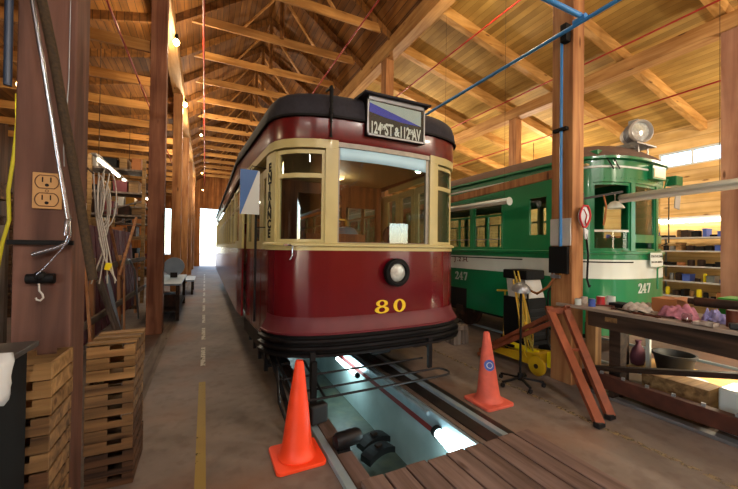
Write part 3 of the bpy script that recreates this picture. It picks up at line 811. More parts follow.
# doors + side windows
for sg in (-1, 1):
    # folding doors, recessed
    w_ = (s_d1 - s_d0) / 3
    for k in range(3):
        a, c = sorted((sg * (s_d0 + k * w_ + .01), sg * (s_d0 + (k + 1) * w_ - .01)))
        b = MB(); slab(b, A, a, c, .60, zB, -.09, -.06); d = b.build('door', MAR, ta)
        b = MB(); e = .1; slab(b, A, a, a + e, zB, 2.56, -.09, -.06); slab(b, A, c - e, c, zB, 2.56, -.09, -.06); slab(b, A, a + e, c - e, zB, zB + .1, -.09, -.06); slab(b, A, a + e, c - e, 2.46, 2.56, -.09, -.06)
        b.build('upper_frame', CRE, d); slab(MB(), A, a + e, c - e, zB + .1, 2.46, -.077, -.073).build('pane', M['glass'], d)
    b = MB(); slab(b, A, *sorted((sg * s_d1, sg * (s_d1 + .3))), zW0, 2.60, -.03, .004); b.build('bulkhead_post', CRE, ta)
    y = s_d1 + .3; n = 13; pw = (END - .05 - y) / n
    for k in range(n):
        a0 = y + k * pw; wa, wb = sorted((sg * (a0 + .0), sg * (a0 + pw - .09)))
        b = MB(); slab(b, A, *sorted((sg * (a0 + pw - .09), sg * (a0 + pw))), zW0, 2.60, -.03, .004); b.build('pillar', CRE, ta)
        b = MB(); e = .03; slab(b, A, wa, wa + e, zW0, 2.60, -.04, -.012); slab(b, A, wb - e, wb, zW0, 2.6, -.04, -.012)
        slab(b, A, wa + e, wb - e, zW0, zW0 + .04, -.04, -.012); slab(b, A, wa + e, wb - e, 2.56, 2.60, -.04, -.012); slab(b, A, wa + e, wb - e, 2.26, 2.30, -.04, -.012)
        wv = b.build('side_window', CRE, ta); slab(MB(), A, wa + e, wb - e, zW0 + .04, 2.56, -.028, -.024).build('pane', M['glass'], wv)
# rear wall, floor, ceiling, bulkhead, seats, controller
ye = TYN + 14.15
b = MB(); b.box(TX - 1.22, TX + 1.22, ye, ye + .05, .62, 2.88); b.build('rear_end', MAR, ta)
MB().box(TX - 1.1, TX + 1.1, TYN + .35, ye, .86, .93).build('car_floor', M['inside_dark'], ta)
MB().box(TX - 1.12, TX + 1.12, TYN + .4, ye, 2.74, 2.77).build('car_ceiling', M['inside_cream'], ta)
b = MB(); yb = TYN + 2.35
b.box(TX - 1.15, TX - .38, yb, yb + .05, .93, 2.74); b.box(TX + .38, TX + 1.15, yb, yb + .05, .93, 1.7); b.box(TX + 1.05, TX + 1.15, yb, yb + .05, 1.7, 2.74); b.box(TX + .38, TX + 1.05, yb, yb + .05, 2.35, 2.74); b.box(TX + .38, TX + .46, yb, yb + .05, 1.7, 2.35); b.box(TX - .38, TX + .38, yb, yb + .05, 2.55, 2.74)
b.build('bulkhead', M['interior_wood'], ta)
b = MB(); b.box(TX - .85, TX - .25, yb - .02, yb + .001, 1.3, 1.8); 
for k in range(6):
    for sg in (-1, 1):
        x = TX + sg * .72; y = TYN + 3.4 + k * 1.4
        s_ = MB().box(x - .38, x + .38, y, y + .42, 1.2, 1.34).build('seat', M['seat_leather'], ta, bevel=.03)
        MB().obox((x, y + .44, 1.62), (.76, .08, .55), Matrix.Rotation(-.15, 3, 'X')).build('seat_back', M['seat_leather'], s_, bevel=.03)
lm = MB().lathe([(.07, 0), (.06, -.04), (0, -.06)], (TX + .1, TYN + 1.7, 2.74), (0, 0, 1), 20).build('added_ceiling_lamp', M['added_glow'], ta, smooth=50)  # added lamp to brighten the car interior
d_ = bpy.data.lights.new('added_car_lamp', 'POINT'); d_.energy = 5; d_.color = (1, .84, .62); d_.shadow_soft_size = .08; lo_ = bpy.data.objects.new('added_car_light', d_); COL.objects.link(lo_); lo_.parent = ta; lo_.location = (.1, 1.7 - 6.5, 2.60)  # added fill light inside the car
cxx, cy = TX - .27, TYN + .52
b = MB(); b.lathe([(.14, .93), (.14, 1.55), (.15, 1.6), (.15, 1.82), (.1, 1.88), (0, 1.9)], (cxx, cy, 0), (0, 0, 1), 20, sy=.8); ct = b.build('controller', M['blue_enamel'], ta, smooth=35)
b = MB(); b.cyl((cxx, cy, 1.9), (cxx, cy, 1.97), .02, n=10); b.bar((cxx, cy, 1.97), (cxx - .2, cy - .05, 1.98), .025, .02); b.cyl((cxx - .2, cy - .05, 1.97), (cxx - .2, cy - .05, 2.06), .018, n=8); b.build('controller_handle', M['brass'], ct, smooth=40)
b = MB(); b.cyl((TX + .3, TYN + .45, .93), (TX + .3, TYN + .45, 1.62), .03, n=12); b.lathe([(.11, 0), (.125, .02), (.11, .04)], (TX + .3, TYN + .42, 1.80), (0, 1, 0), 24); b.tube([(TX + .3, TYN + .45, 1.62), (TX + .3, TYN + .43, 1.75), (TX + .34, TYN + .43, 1.92), (TX + .42, TYN + .45, 1.95), (TX + .47, TYN + .47, 1.85)], .014, 8)
b.build('brake_valve', M['steel_dk'], ta, smooth=40)
b = MB(); b.box(TX - .8, TX - .12, TYN + .3, TYN + .4, 1.66, 1.80); b.box(TX - .05, TX + .75, TYN + .3, TYN + .4, 1.64, 1.72); b.build('dash_shelf', M['interior_wood'], ta)
# door rod with marker flag
b = MB(); rx, ry = TX - 1.25, TYN + .70
b.tube([(rx, ry, .84), (rx, ry, 2.0)], .013, 8); b.tube([(rx, ry, 1.86), (rx + .22, ry - .16, 1.86)], .006, 6); b.build('door_rod', M['steel_dk'], ta, smooth=40)
fl = thing('marker_flag', 'blue and white diagonal metal flag hung beside the red tram entrance', 'flag sign', (TX - 1.33, TYN + .62, 2.0))
fx0, fx1, fy, fz0, fz1 = TX - 1.425, TX - 1.23, TYN + .60, 1.99, 2.46
MB().prism([(fx0, fy, fz0 + .0), (fx0, fy, fz1), (fx1 - .015, fy, fz1), (fx0 + .01, fy, fz0)], (0, .006, 0)).build('blue_half', M['flag_blue'], fl)
MB().prism([(fx0 + .01, fy, fz0), (fx1 - .015, fy, fz1), (fx1, fy, fz1 - .01), (fx1, fy, fz0)], (0, .006, 0)).build('white_half', M['white'], fl)
MB().tube([(fx0 + .09, fy + .01, fz1 - .02), (fx0 + .12, fy + .03, fz1 + .05), (fx1 + .10, fy + .02, fz1 + .03)], .005, 6).build('hook', M['steel_dk'], fl)
# steps + underframe + wheels
for sg in (-1, 1):
    for z, o in ((.30, .02), (.58, 0)):
        x = TX + sg * (1.08 + o); MB().box(min(x, x - sg * .26), max(x, x - sg * .26), TYN + .75, TYN + 2.25, z, z + .03).build('step', M['steel_dk'], ta)
    for y in (TYN + .78, TYN + 1.25, TYN + 1.72, TYN + 2.2): MB().box(TX + sg * 1.11 - .02, TX + sg * 1.11 + .02, y - .03, y + .03, .26, .84).build('step_hanger', M['steel_dk'], ta)

b = MB(); b.box(TX - 1.0, TX + 1.0, TYN + .2, ye, .74, .86)
for y in (TYN + 5.2, TYN + 6.6): b.box(TX - .95, TX - .3, y, y + .9, .40, .74)
b.box(TX - .98, TX - .9, TYN + .5, ye, .56, .74); b.box(TX + .9, TX + .98, TYN + .5, ye, .56, .74); b.build('underframe', M['steel_dk'], ta)
for y0 in (TYN + 3.3, TYN + 10.3):
    t2 = MB(); 
    for sg in (-1, 1): t2.box(TX - .09 + sg * .88 - .04, TX - .05 + sg * .88 + .04, y0 - 1.15, y0 + 1.15, .36, .52)
    t2.box(TX - .93, TX + .83, y0 - .12, y0 + .12, .38, .56); tk = t2.build('truck', M['iron'], ta)
    for dy in (-.75, .75):
        for sg in (-1, 1):
            xw = 1.655 + sg * .735
            MB().lathe([(.02, -.06), (.30, -.06), (.36, -sg * .0 - .05), (.36, .05), (.12, .06), (0.02, .09)], (xw, y0 + dy, .372), (sg, 0, 0), 28).build('wheel', M['iron'], tk, smooth=40)
        MB().cyl((1.655 - .74, y0 + dy, .37), (1.655 + .74, y0 + dy, .37), .06, n=12).build('axle', M['iron'], tk, smooth=40)
# lifeguard rods and coupler
b = MB(); zf = .36
def arc(cx, cy, r, a0, a1, n=6): return [(cx + r * cos(a0 + (a1 - a0) * k / n), cy + r * sin(a0 + (a1 - a0) * k / n), zf) for k in range(n + 1)]
b.tube([(.70, 2.80, zf), (2.20, 2.80, zf)] + arc(2.24, 2.90, .10, -pi / 2, pi / 2) + [(.70, 3.00, zf)], .011, 8)
b.tube([(.66, 3.30, zf + .02), (2.3, 3.30, zf + .02)], .011, 8)
b.tube([(.70, 2.80, zf), (.66, 3.9, zf + .05)], .012, 8); b.tube([(.95, 2.80, zf), (.95, 3.5, zf + .1)], .012, 8)
for x in (.93, 2.27): b.bar((x, 3.12, zf - .03), (x, 3.12, .66), .05, .03, (0, 1, 0))
b.build('lifeguard', M['steel_dk'], ta, smooth=40)
b = MB(); b.bar((.90, 2.98, .12), (.90, 2.98, .62), .05, .04, (0, 1, 0)); b.build('hanger', M['black'], ta)
b = MB(); b.obox((.93, 2.95, .17), (.17, .10, .17), Matrix.Rotation(.2, 3, 'Z')); b.build('guide_block', M['black_rubber'], ta, bevel=.02, seg=3)
b = MB(); b.bar((.62, 3.6, .56), (.72, 2.9, .06), .04, .02); b.bar((.68, 3.7, .56), (.82, 3.0, .04), .02, .02); b.tube([(.62, 3.2, .5), (.6, 3.0, .3), (.66, 2.86, .12), (.72, 2.9, .08)], .012, 8); b.build('brake_rigging', M['steel_dk'], ta, smooth=40)
b = MB(); b.box(TX - .12, TX + .12, TYN + .1, TYN + .6, .5, .62); b.build('coupler', M['steel_dk'], ta, bevel=.02)

# ================================================================== GREEN TRAM
GX, GYN = 6.02, 2.80
halfB = [(0, 0), (.25, .01), (.5, .045), (.68, .10), (.82, .18), (.93, .30), (1.0, .44), (1.04, .62), (1.05, .9), (1.05, 10.4)]
B = Plan(halfB, GX, GYN); tb = thing('green_tram', 'green and white tram number 247 behind the workbench on the right', 'tram', (GX, GYN + 5, 0))
GR_ = M['green']; EB = B.s[-1]
def gz(*a): return a
side_y = lambda y: B.sy(y - GYN, 1)
# lower body, white band, belt
b = MB(); slab(b, B, -EB, EB, .42, 1.24, -.03, 0); b.build('lower_body', GR_, tb, smooth=50)
slab(MB(), B, -EB, EB, 1.24, 1.52, -.03, .002).build('white_band', M['white'], tb, smooth=50)
slab(MB(), B, -EB, EB, 1.52, 1.66, -.03, 0).build('belt_panel', GR_, tb, smooth=50)
slab(MB(), B, -EB, -B.sx(.3), 1.475, 1.495, -.01, .006).build('black_stripe', M['black'], tb, smooth=50)
loft(MB(), B, -EB, EB, [(0, 1.60), (.03, 1.61), (.03, 1.64), (0, 1.65)]).build('belt_rail', GR_, tb, smooth=50)
b = MB(); loft(b, B, -EB, EB, [(-.03, 2.66), (.0, 2.66), (.0, 3.02), (-.03, 3.02)]); b.build('letterboard', GR_, tb, smooth=50)
loft(MB(), B, -EB, EB, [(0, 2.865), (.012, 2.868), (.012, 2.895), (0, 2.9)]).build('white_line', M['white'], tb, smooth=50)
rivets(B, [-1.5 + .085 * i for i in range(36)], [2.72], .007, GR_, tb)
rivets(B, [-1.5 + .1 * i for i in range(30)], [1.575], .006, GR_, tb)
b = MB()
for k in range(22): 
    t = -(side_y(4.0) + k * .16)
    slab(b, B, t - .05, t, 2.77, 2.785, 0, .004)
b.build('vent_slots', M['hole'], tb)
roof(B, [(0, -.02, 3.0), (0, .05, 3.0), (0, .05, 3.04), (0, .02, 3.07), (.05, 0, 3.14), (.2, 0, 3.24), (.5, 0, 3.33), (.8, 0, 3.37), (.999, 0, 3.38)], 'roof', M['tramroof2'], tb, .9)
loft(MB(), B, -EB, EB, [(.02, 2.99), (.065, 2.995), (.065, 3.03), (.02, 3.035)]).build('gutter', GR_, tb, smooth=40)
# front windows : left, centre, right
sF = [(-B.sx(.88), -B.sx(.36)), (-B.sx(.28), B.sx(.28)), (B.sx(.36), B.sx(.88))]
z0, z1 = 1.66, 2.66
posts = [(-side_y(3.55), sF[0][0]), (sF[0][1], sF[1][0]), (sF[1][1], sF[2][0]), (sF[2][1], side_y(3.55))]
for a, c in posts: slab(MB(), B, a, c, z0, z1, -.05, .0).build('front_post', GR_, tb, smooth=50)
for k, (a, c) in enumerate(sF):
    b = MB(); e = .03; slab(b, B, a, a + e, z0, z1, -.05, -.02); slab(b, B, c - e, c, z0, z1, -.05, -.02); slab(b, B, a + e, c - e, z0, z0 + .03, -.05, -.02); slab(b, B, a + e, c - e, z1 - .04, z1, -.05, -.02)
    if k: slab(b, B, a + e, c - e, 1.78, 1.90, -.05, -.02)
    w_ = b.build('front_window', GR_, tb, smooth=50)
    if k: slab(MB(), B, a + e, c - e, 1.90, z1 - .04, -.037, -.033).build('pane', M['glass2'], w_, smooth=50)
    else:
        slab(MB(), B, a + e, c - e, z0 + .03, z0 + .27, -.037, -.033).build('pane', M['glass2'], w_, smooth=50)
        slab(MB(), B, a + e, c - e, z0 + .27, z0 + .30, -.05, -.015).build('sash_rail', M['white'], w_, smooth=50)
# left side : solid pillar, door, panel, windows
for sg in (-1, 1):
    def q(y): return sg * side_y(y)
    def S2(b, ya, yb, za, zb, o0=-.03, o1=0, mi=0): return slab(b, B, *sorted((q(ya), q(yb))), za, zb, o0, o1, mi)
    yd0, yd1 = 3.60, 4.15
    S2(MB(), 3.55, yd0, z0, z1).build('side_panel', GR_, tb); S2(MB(), yd1, 4.60, z0, z1).build('side_panel', GR_, tb)
    d = MB(); S2(d, yd0, yd1, .62, 1.90, -.0, .012); S2(d, yd0, yd0 + .1, 1.90, z1, -.03, .012); S2(d, yd1 - .13, yd1, 1.90, z1, -.03, .012); S2(d, yd0 + .1, yd1 - .13, 2.52, z1, -.03, .012)
    dd = d.build('door', GR_, tb); S2(MB(), yd0 + .1, yd1 - .13, 1.9, 2.52, -.012, -.008).build('pane', M['glass'], dd)
    S2(MB(), yd0, yd1, 1.24, 1.52, .012, .014).build('door_band', M['white'], dd)
    ws = [4.62, 5.45, 6.28, 7.11, 7.94, 8.77, 9.6, 10.43, 11.26]
    for y in ws:
        b = MB(); S2(b, y + .74, y + .85, z0, z1); b.build('pillar', GR_, tb)
        b = MB(); e = .03; ya, yb = y, y + .74
        S2(b, ya, ya + e, z0, z1, -.04, -.012); S2(b, yb - e, yb, z0, z1, -.04, -.012); S2(b, ya + e, yb - e, z0, z0 + .04, -.04, -.012); S2(b, ya + e, yb - e, z1 - .04, z1, -.04, -.012)
        S2(b, ya + .35, ya + .39, z0 + .04, 2.3, -.04, -.012); S2(b, ya + e, yb - e, 2.28, 2.32, -.04, -.012)
        w_ = b.build('side_window', GR_, tb); S2(MB(), ya + e, yb - e, z0 + .04, z1 - .04, -.028, -.024).build('pane', M['glass'], w_)
        S2(MB(), ya + e, yb - e, 1.84, 1.855, -.02, -.01).build('guard_bar', M['galv'], w_)
# dark panel painted as the shade of the truck recess + truck
y0 = 6.3
b = MB(); b.box(GX - 1.052, GX - 1.02, y0 - .75, y0 + .8, .42, .82); b.build('truck_opening_shade', M['hole'], tb, bevel=.0)
b = MB(); b.box(GX - 1.0, GX - .92, y0 - .9, y0 + .9, .34, .46); tk = b.build('truck', M['iron'], tb)
for dy in (-.55, .55):
    MB().lathe([(.02, -.05), (.30, -.05), (.36, -.03), (.36, .06), (.1, .07), (.02, .09)], (GX - .78, y0 + dy, .375), (-1, 0, 0), 28).build('wheel', M['iron'], tk, smooth=40)
    MB().obox((GX - 1.04, y0 + dy, .36), (.08, .2, .2)).build('axle_box', M['iron'], tk, bevel=.02)
MB().cyl((GX - 1.06, y0 - .2, .30), (GX - 1.06, y0 + .15, .30), .045, n=12).build('spring', M['galv'], tk, smooth=40)
MB().box(GX - .95, GX + .95, GYN + .3, GYN + 10.2, .36, .60).build('underframe', M['steel_dk'], tb)
MB().box(GX - 1.0, GX + 1.0, GYN + 10.35, GYN + 10.4, .5, 3.0).build('rear_end', GR_, tb)
MB().box(GX - .98, GX + .98, GYN + .3, GYN + 10.3, .80, .86).build('car_floor', M['inside_dark'], tb)
MB().box(GX - 1.0, GX + 1.0, GYN + .3, GYN + 10.3, 2.9, 2.93).build('car_ceiling', M['inside_cream'], tb)
number(B, '247', -B.sx(.05), 1.10, .145, 'fleet_number', M['white'], tb, .72)
number(B, '247', -side_y(5.72), 1.08, .17, 'side_number', M['white'], tb, .8)
b = MB(); (x, y), n = B.at(-side_y(5.72), .004)
for ch, dy in (('J', .2), ('.', .12), ('2', .05), ('.', -.04), ('H', -.12), ('.', -.2)):
    Mx = Matrix((V((0, -1, 0)), V((0, 0, 1)), V((-1, 0, 0)))).transposed().to_4x4(); Mx.translation = V((x, y + dy, 1.43))
    vs, fs = text_mesh(ch, .13, Mx, .002, .002, 1.3); b.add(vs, fs)
b.build('side_lettering', M['maroon'], tb)
# destination light box, route board
P_ = lambda t, z, off: (*B.at(t, off)[0], z)
(x, y), n = B.at(-.02, .0)
b = MB(); b.box(GX + .0, GX + .38, y - .07, y + .12, 2.74, 2.95); db = b.build('destination_box', GR_, tb, bevel=.01)
MB().box(GX + .03, GX + .35, y - .076, y - .068, 2.77, 2.91).build('destination_glass', mat('cream_blind', '#c4b084', .4, 0, .1, 12), db, bevel=.008)
(x, y), n = B.at(B.sx(.22), .0)
rbx, rby = GX + .02, GYN - .06
t = tb
b = MB(); b.box(rbx - .05, rbx + .27, rby, rby + .012, 1.42, 1.63); rb = b.build('route_board', M['white'], tb, bevel=.004)
b = MB()
vs, fs = text_mesh('STRATHCONA', .048, frame((rbx + .11, rby - .001, 1.575), (1, 0, 0), (0, 0, 1)), .002, .0008, 1); b.add(vs, fs)
vs, fs = text_mesh('HIGH LEVEL BRIDGE', .032, frame((rbx + .11, rby - .001, 1.49), (1, 0, 0), (0, 0, 1)), .002, .0006, 1); b.add(vs, fs); b.build('route_lettering', M['black'], rb)
b = MB(); b.tube([(GX + .2, GYN - .04, 1.08), (GX + .2, GYN - .04, 1.38), (GX + .22, GYN - .04, 1.4), (GX + .6, GYN + .05, 1.42)], .012, 8); b.build('hand_rail', GR_, tb, smooth=40)
# roof headlight on a grid stand
hx, hy, hz = GX + .05, GYN + .18, 3.50
b = MB(); 
for z in (3.27,): 
    b.box(hx - .30, hx + .25, hy - .16, hy - .14, z, z + .02); b.box(hx - .30, hx + .25, hy + .2, hy + .22, z, z + .02)
    for k in range(8): b.box(hx - .30 + k * .075, hx - .29 + k * .075, hy - .16, hy + .22, z, z + .02)
for sx_ in (-.14, .12):
    for sy_ in (-.1, .16): b.bar((hx + sx_, hy + sy_, 3.05), (hx + sx_, hy + sy_, 3.29), .025, .012, (0, 1, 0))
b.cyl((hx, hy + .05, 3.28), (hx, hy + .05, 3.36), .04, n=12)
st_ = b.build('light_stand', M['galv'], tb, smooth=40)
b = MB(); ax = V((-.45, -.89, 0)).normalized()
b.lathe([(.05, -.24), (.11, -.2), (.15, -.08), (.155, .06), (.175, .08), (.18, .12), (.165, .135), (.15, .12), (.14, .08)], (hx, hy, hz), ax, 28)
hl = b.build('roof_headlight', M['galv_matt'], tb, smooth=35)
MB().lathe([(0, .105), (.08, .10), (.145, .08)], (hx, hy, hz), ax, 28).build('lens', M['lamp_glass'], hl, smooth=50)
for k in range(5): 
    MB().lathe([(.158, -.06 + k * .03), (.166, -.055 + k * .03), (.158, -.05 + k * .03)], (hx, hy, hz), ax, 28).build('cooling_fin', M['galv'], hl, smooth=50)
MB().box(hx - .03, hx + .03, hy - .04, hy + .1, hz + .14, hz + .22).build('vent_cap', M['galv'], hl, bevel=.01)
# wipers, marker box on an arm, mirror, roof corner box
b = MB(); b.tube([(6.93, 3.0, 2.66), (7.02, 2.98, 2.86), (7.06, 2.95, 2.86)], .012, 8); mk = b.build('marker_arm', GR_, tb, smooth=40)
MB().box(7.03, 7.25, 2.86, 3.02, 2.76, 2.92).build('marker_box', GR_, mk, bevel=.012)
MB().tube([(6.93, 3.02, 1.75), (7.0, 2.95, 1.8), (7.0, 2.95, 2.55), (7.14, 2.9, 2.66)], .009, 8).build('mirror_arm', M['steel_dk'], tb, smooth=40)
MB().obox((7.16, 2.9, 2.50), (.16, .02, .26), Matrix.Rotation(.15, 3, 'Y')).build('mirror', M['galv_matt'], tb, bevel=.006)
b = MB()
for dx, dz in ((0, 0), (.09, -.01)): b.bar(P_(-B.sx(.75) + dx, 3.0, .03), P_(-B.sx(.75) + .1 + dx, 2.84, .03), .015, .012, (0, 1, 0))
b.build('grab_bracket', M['black'], tb)
MB().box(5.12, 5.34, 3.0, 3.2, 3.0, 3.13).build('corner_roof_box', GR_, tb, bevel=.01)
# ================================================================== TRACKS, PLANKS, LINES
def rail(x, ya, yb, label):
    t = thing('track_rail', label, 'rail', (x, (ya + yb) / 2, 0))
    b = MB(); b.prism([(x - .035, ya, .012), (x - .03, ya, .03), (x + .03, ya, .03), (x + .035, ya, .012), (x + .035, ya, .0), (x - .035, ya, .0)], (0, yb - ya, 0))
    b.build('rail_head', M['rail'], t, smooth=30); return t
rail(.915, .4, Y1, 'steel rail left of the pit running beneath the cone and red tram')
rail(2.40, 2.02, Y1, 'shiny steel rail right of the pit, ending at the cross planks')
rail(5.32, -2, Y1, 'steel rail under the near side of the green tram'); rail(6.75, -2, Y1, 'steel rail under the far side of the green tram')
for x0, x1, l in ((.965, 1.09, 'long brown board between the left rail and the pit'), (2.20, 2.345, 'dark board between the pit edge and the right rail'), (2.455, 2.53, 'dark narrow board just right of the right rail')):
    tag(MB().box(x0, x1, .5 if x0 < 1 else 2.16, 15, .001, .012).build('track_board', M['plank' if x0 < 1 else 'track_dark'], bevel=.004), l, 'board')
for k in range(9):
    x = .985 + k * .182
    o = MB().box(x, x + .168, .55, 2.13 + random.uniform(-.012, .012), .019, .062).build('pit_cover_plank', M['plank'], bevel=.006)
    tag(o, 'brown plank laid lengthwise in the row covering the near end of the pit', 'plank', 'planks covering the pit end')
def line(name, x, w, ya, yb, m, label):
    o = MB().box(x - w / 2, x + w / 2, ya, yb, .0006, .0012).build(name, M[m]); tag(o, label, 'floor line'); return o
line('floor_line', -.005, .072, -1, 4.6, 'lane_yellow', 'solid yellow line painted down the walkway left of the red tram')
y = 5.2; k = 0
while y < 22:
    o = MB().box(-.03, .03, y, y + .95, .0006, .0012).build('line_dash', M['lane_white']); tag(o, 'worn pale dash continuing the yellow walkway line', 'floor line', 'worn walkway dashes'); y += 1.45
line('floor_line', 3.38, .06, -1, 12, 'lane_faint', 'faint worn yellow line on the floor right of the pit')
b = MB().box(-.72, -.56, -2, 20, .0006, .004); tag(b.build('floor_strip', M['grey_wood_y']), 'greyish strip let into the floor along the left posts', 'floor strip')
o = MB().box(4.06, 4.16, -.5, 2.55, .001, .035).build('steel_strip', M['galv'], bevel=.004); tag(o, 'pale steel strip lying on the floor before the workbench', 'steel strip')

# ================================================================== PIT CONTENTS
o = MB().tube([(2.10, 2.9, -.05), (2.10, 14.8, -.05)], .022, 10).build('steel_pipe', M['rail'], smooth=50); tag(o, 'long steel pipe running along the right edge of the pit', 'pipe')
def worklight(name, p0, p1, label, energy, r=.022):
    c = (V(p0) + V(p1)) / 2
    t = thing(name, label, 'work light', c)
    MB().cyl(p0, p1, r, n=14).build('tube', M['tube_cool'], t, smooth=50)
    d = (V(p1) - V(p0)).normalized()
    MB().cyl(V(p0) - d * .05, V(p0), r * 1.3, n=14).build('end_cap', M['black'], t, smooth=50)
    MB().cyl(V(p1), V(p1) + d * .05, r * 1.3, n=14).build('end_cap', M['black'], t, smooth=50)
    ld = bpy.data.lights.new('work_light_lamp', 'POINT'); ld.energy = energy; ld.color = (.72, .97, 1); ld.shadow_soft_size = .1
    lo = bpy.data.objects.new('work_light_lamp', ld); COL.objects.link(lo); lo.parent = t; lo.location = (-.12, 0, .0); return t
worklight('pit_work_light', (2.04, 2.22, -.20), (2.08, 2.70, -.15), 'glowing white tube light in the pit beside the cross planks', 6, .045)
worklight('pit_work_light', (2.04, 4.6, -.22), (2.04, 5.4, -.22), 'bright tube light in the pit under the red tram', 14, .03)
worklight('pit_work_light', (2.04, 8.6, -.22), (2.04, 9.4, -.22), 'distant tube light in the pit deep under the red tram', 22, .03)
def brake_shoe(p, rz, label):
    t = thing('brake_shoe', label, 'brake shoe', p, 0)
    b = MB(); R_ = Matrix.Rotation(rz, 3, 'Z')
    for k in range(7):
        a0, a1 = -.5 + k / 7, -.5 + (k + 1) / 7
        P4 = [V((.42 * sin(a) , yy, (.42 * cos(a) - .27) + dz)) for a in (a0, a1) for yy in (-.08, .08) for dz in (0, .07)]
        b.add([V(p) + R_ @ q for q in P4], [(0, 2, 3, 1), (4, 5, 7, 6), (0, 1, 5, 4), (2, 6, 7, 3), (0, 4, 6, 2), (1, 3, 7, 5)])
    b.build('shoe', M['black_rubber'], t)
    b = MB(); b.obox(V(p) + R_ @ V((0, 0, .23)), (.08, .06, .03), R_); b.build('lug', M['iron'], t, bevel=.008); return t
brake_shoe((1.84, 3.50, -.855), .3, 'curved black brake shoe on the pit floor, nearer the planks')
brake_shoe((1.90, 3.74, -.855), .2, 'curved black brake shoe on the pit floor, farther one')
t = thing('pit_drum', 'dark grey rounded casing lying at the left edge of the pit behind the near cone', 'casing', (1.05, 2.62, .013))
MB().lathe([(.0, -.11), (.05, -.105), (.066, -.08), (.066, .09), (.05, .125), (0, .13)], (1.07, 2.60, .085), (1, .15, 0), 24).build('casing', M['steel_dk'], t, smooth=40)
MB().box(.975, 1.085, 2.54, 2.66, .013, .03).build('foot', M['steel_dk'], t)

# ================================================================== CONES
def cone(p, tilt, label, m, sticker=False, s=1.0, rz=0.0):
    t = thing('traffic_cone', label, 'traffic cone', p, rz); p = V((p[0], p[1], 0))
    prof = []
    w = .19 * s; r = .04
    pts = []
    for cx, cy, a0 in ((w - r, w - r, 0), (-w + r, w - r, pi / 2), (-w + r, -w + r, pi), (w - r, -w + r, 1.5 * pi)):
        for k in range(5): a = a0 + k * pi / 8; pts.append((cx + r * cos(a), cy + r * sin(a)))
    b = MB(); b.prism([p + V((x, y, .0)) for x, y in pts], (0, 0, .028)); b.build('base', m, t, bevel=.006)
    b = MB(); ax = V((tilt[0], tilt[1], 1))
    b.lathe([(.150, .028), (.152, .034), (.132, .05), (.116, .11), (.082, .39), (.034, .735), (.028, .755), (.022, .755), (.03, .72)], p, ax, 36); c = b.build('body', m, t, smooth=50)
    if sticker:
        n = 18
        for nm_, rr, mm, o_ in (('sticker', .058, M['blue_tin'], .0025), ('sticker_ring', .032, M['white'], .004)):
            b = MB(); base = []
            z0 = .42
            def sp(a_, dz): 
                z = z0 + dz; R = .082 - (z - .39) * .139 + o_
                th = -2.05 + a_ / .078; return p + ax.normalized() * z + V((R * sin(th + pi / 2) * 1, -R * cos(th + pi / 2), 0))
            rows = []
            for q in (0.0, .5, 1.0) if nm_ == 'sticker' else (.8, 1.0):
                rows.append([sp(rr * q * cos(2 * pi * k / n), rr * q * sin(2 * pi * k / n)) for k in range(n)])
            b.grid(rows, 0, True); b.build(nm_, mm, c)
    return t
cone((.675, 2.66, 0), (.015, 0), 'bright orange traffic cone standing by the left rail in front of the red tram', M['orange'], rz=0)
cone((2.79, 2.76, 0), (-.03, .02), 'faded orange traffic cone with a blue sticker right of the pit', M['orange_old'], True)

# ================================================================== LEFT FOREGROUND ON THE POST
t = thing('outlet_plate', 'large tan painted electrical outlet plate on the left foreground post', 'outlet', (-.815, 2.545, 1.85))
b = MB(); b.box(-.878, -.750, 2.535, 2.549, 1.85, 2.055); op = b.build('plate', M['plate'], t, bevel=.004)
for zc in (2.003, 1.902):
    b = MB(); x0 = -.814
    b.tube([(x0 + .052 * cos(a) * (1 if abs(cos(a)) < .8 else 1), 2.534, zc + .043 * (max(-.78, min(.78, sin(a)))) * 1.1) for a in [2 * pi * k / 28 for k in range(28)]], .0028, 6, True); b.build('socket_rim', M['plate_dk'], op)
    b = MB(); b.box(x0 - .022, x0 - .017, 2.532, 2.536, zc - .002, zc + .026); b.box(x0 + .014, x0 + .019, 2.532, 2.536, zc - .002, zc + .026); b.cyl((x0, 2.532, zc - .018), (x0, 2.536, zc - .018), .009, n=10); b.build('slots', M['hole'], op)
b = MB(); b.tube([(-.814 + .007 * cos(a), 2.534, 1.952 + .007 * sin(a)) for a in [2 * pi * k / 12 for k in range(12)]], .0015, 5, True); b.build('screw', M['plate_dk'], op)
t = thing('bent_conduit', 'shiny bent metal conduit running down the left foreground post', 'conduit', (-.70, 2.5, 1.6))
pts = [(-1.38, 2.50, 6.40), (-.895, 2.50, 3.10), (-.875, 2.50, 2.95), (-.83, 2.5, 2.65), (-.76, 2.50, 2.15), (-.705, 2.50, 1.78), (-.70, 2.5, 1.70), (-.715, 2.50, 1.655), (-.755, 2.50, 1.63), (-.86, 2.5, 1.59)]
MB().tube(pts, .0115, 12).build('conduit', M['conduit'], t, smooth=50)
pts = [(-.70, 2.50, 1.70), (-.72, 2.49, 1.64), (-.80, 2.49, 1.52), (-.835, 2.49, 1.48)]
MB().tube(pts, .004, 8).build('wire', M['conduit'], t, smooth=50)
MB().tube([(-.712, 2.48, 1.70), (-.708, 2.48, 1.78), (-.70, 2.51, 1.80)], .01, 8).build('clip', M['conduit'], t, smooth=50)
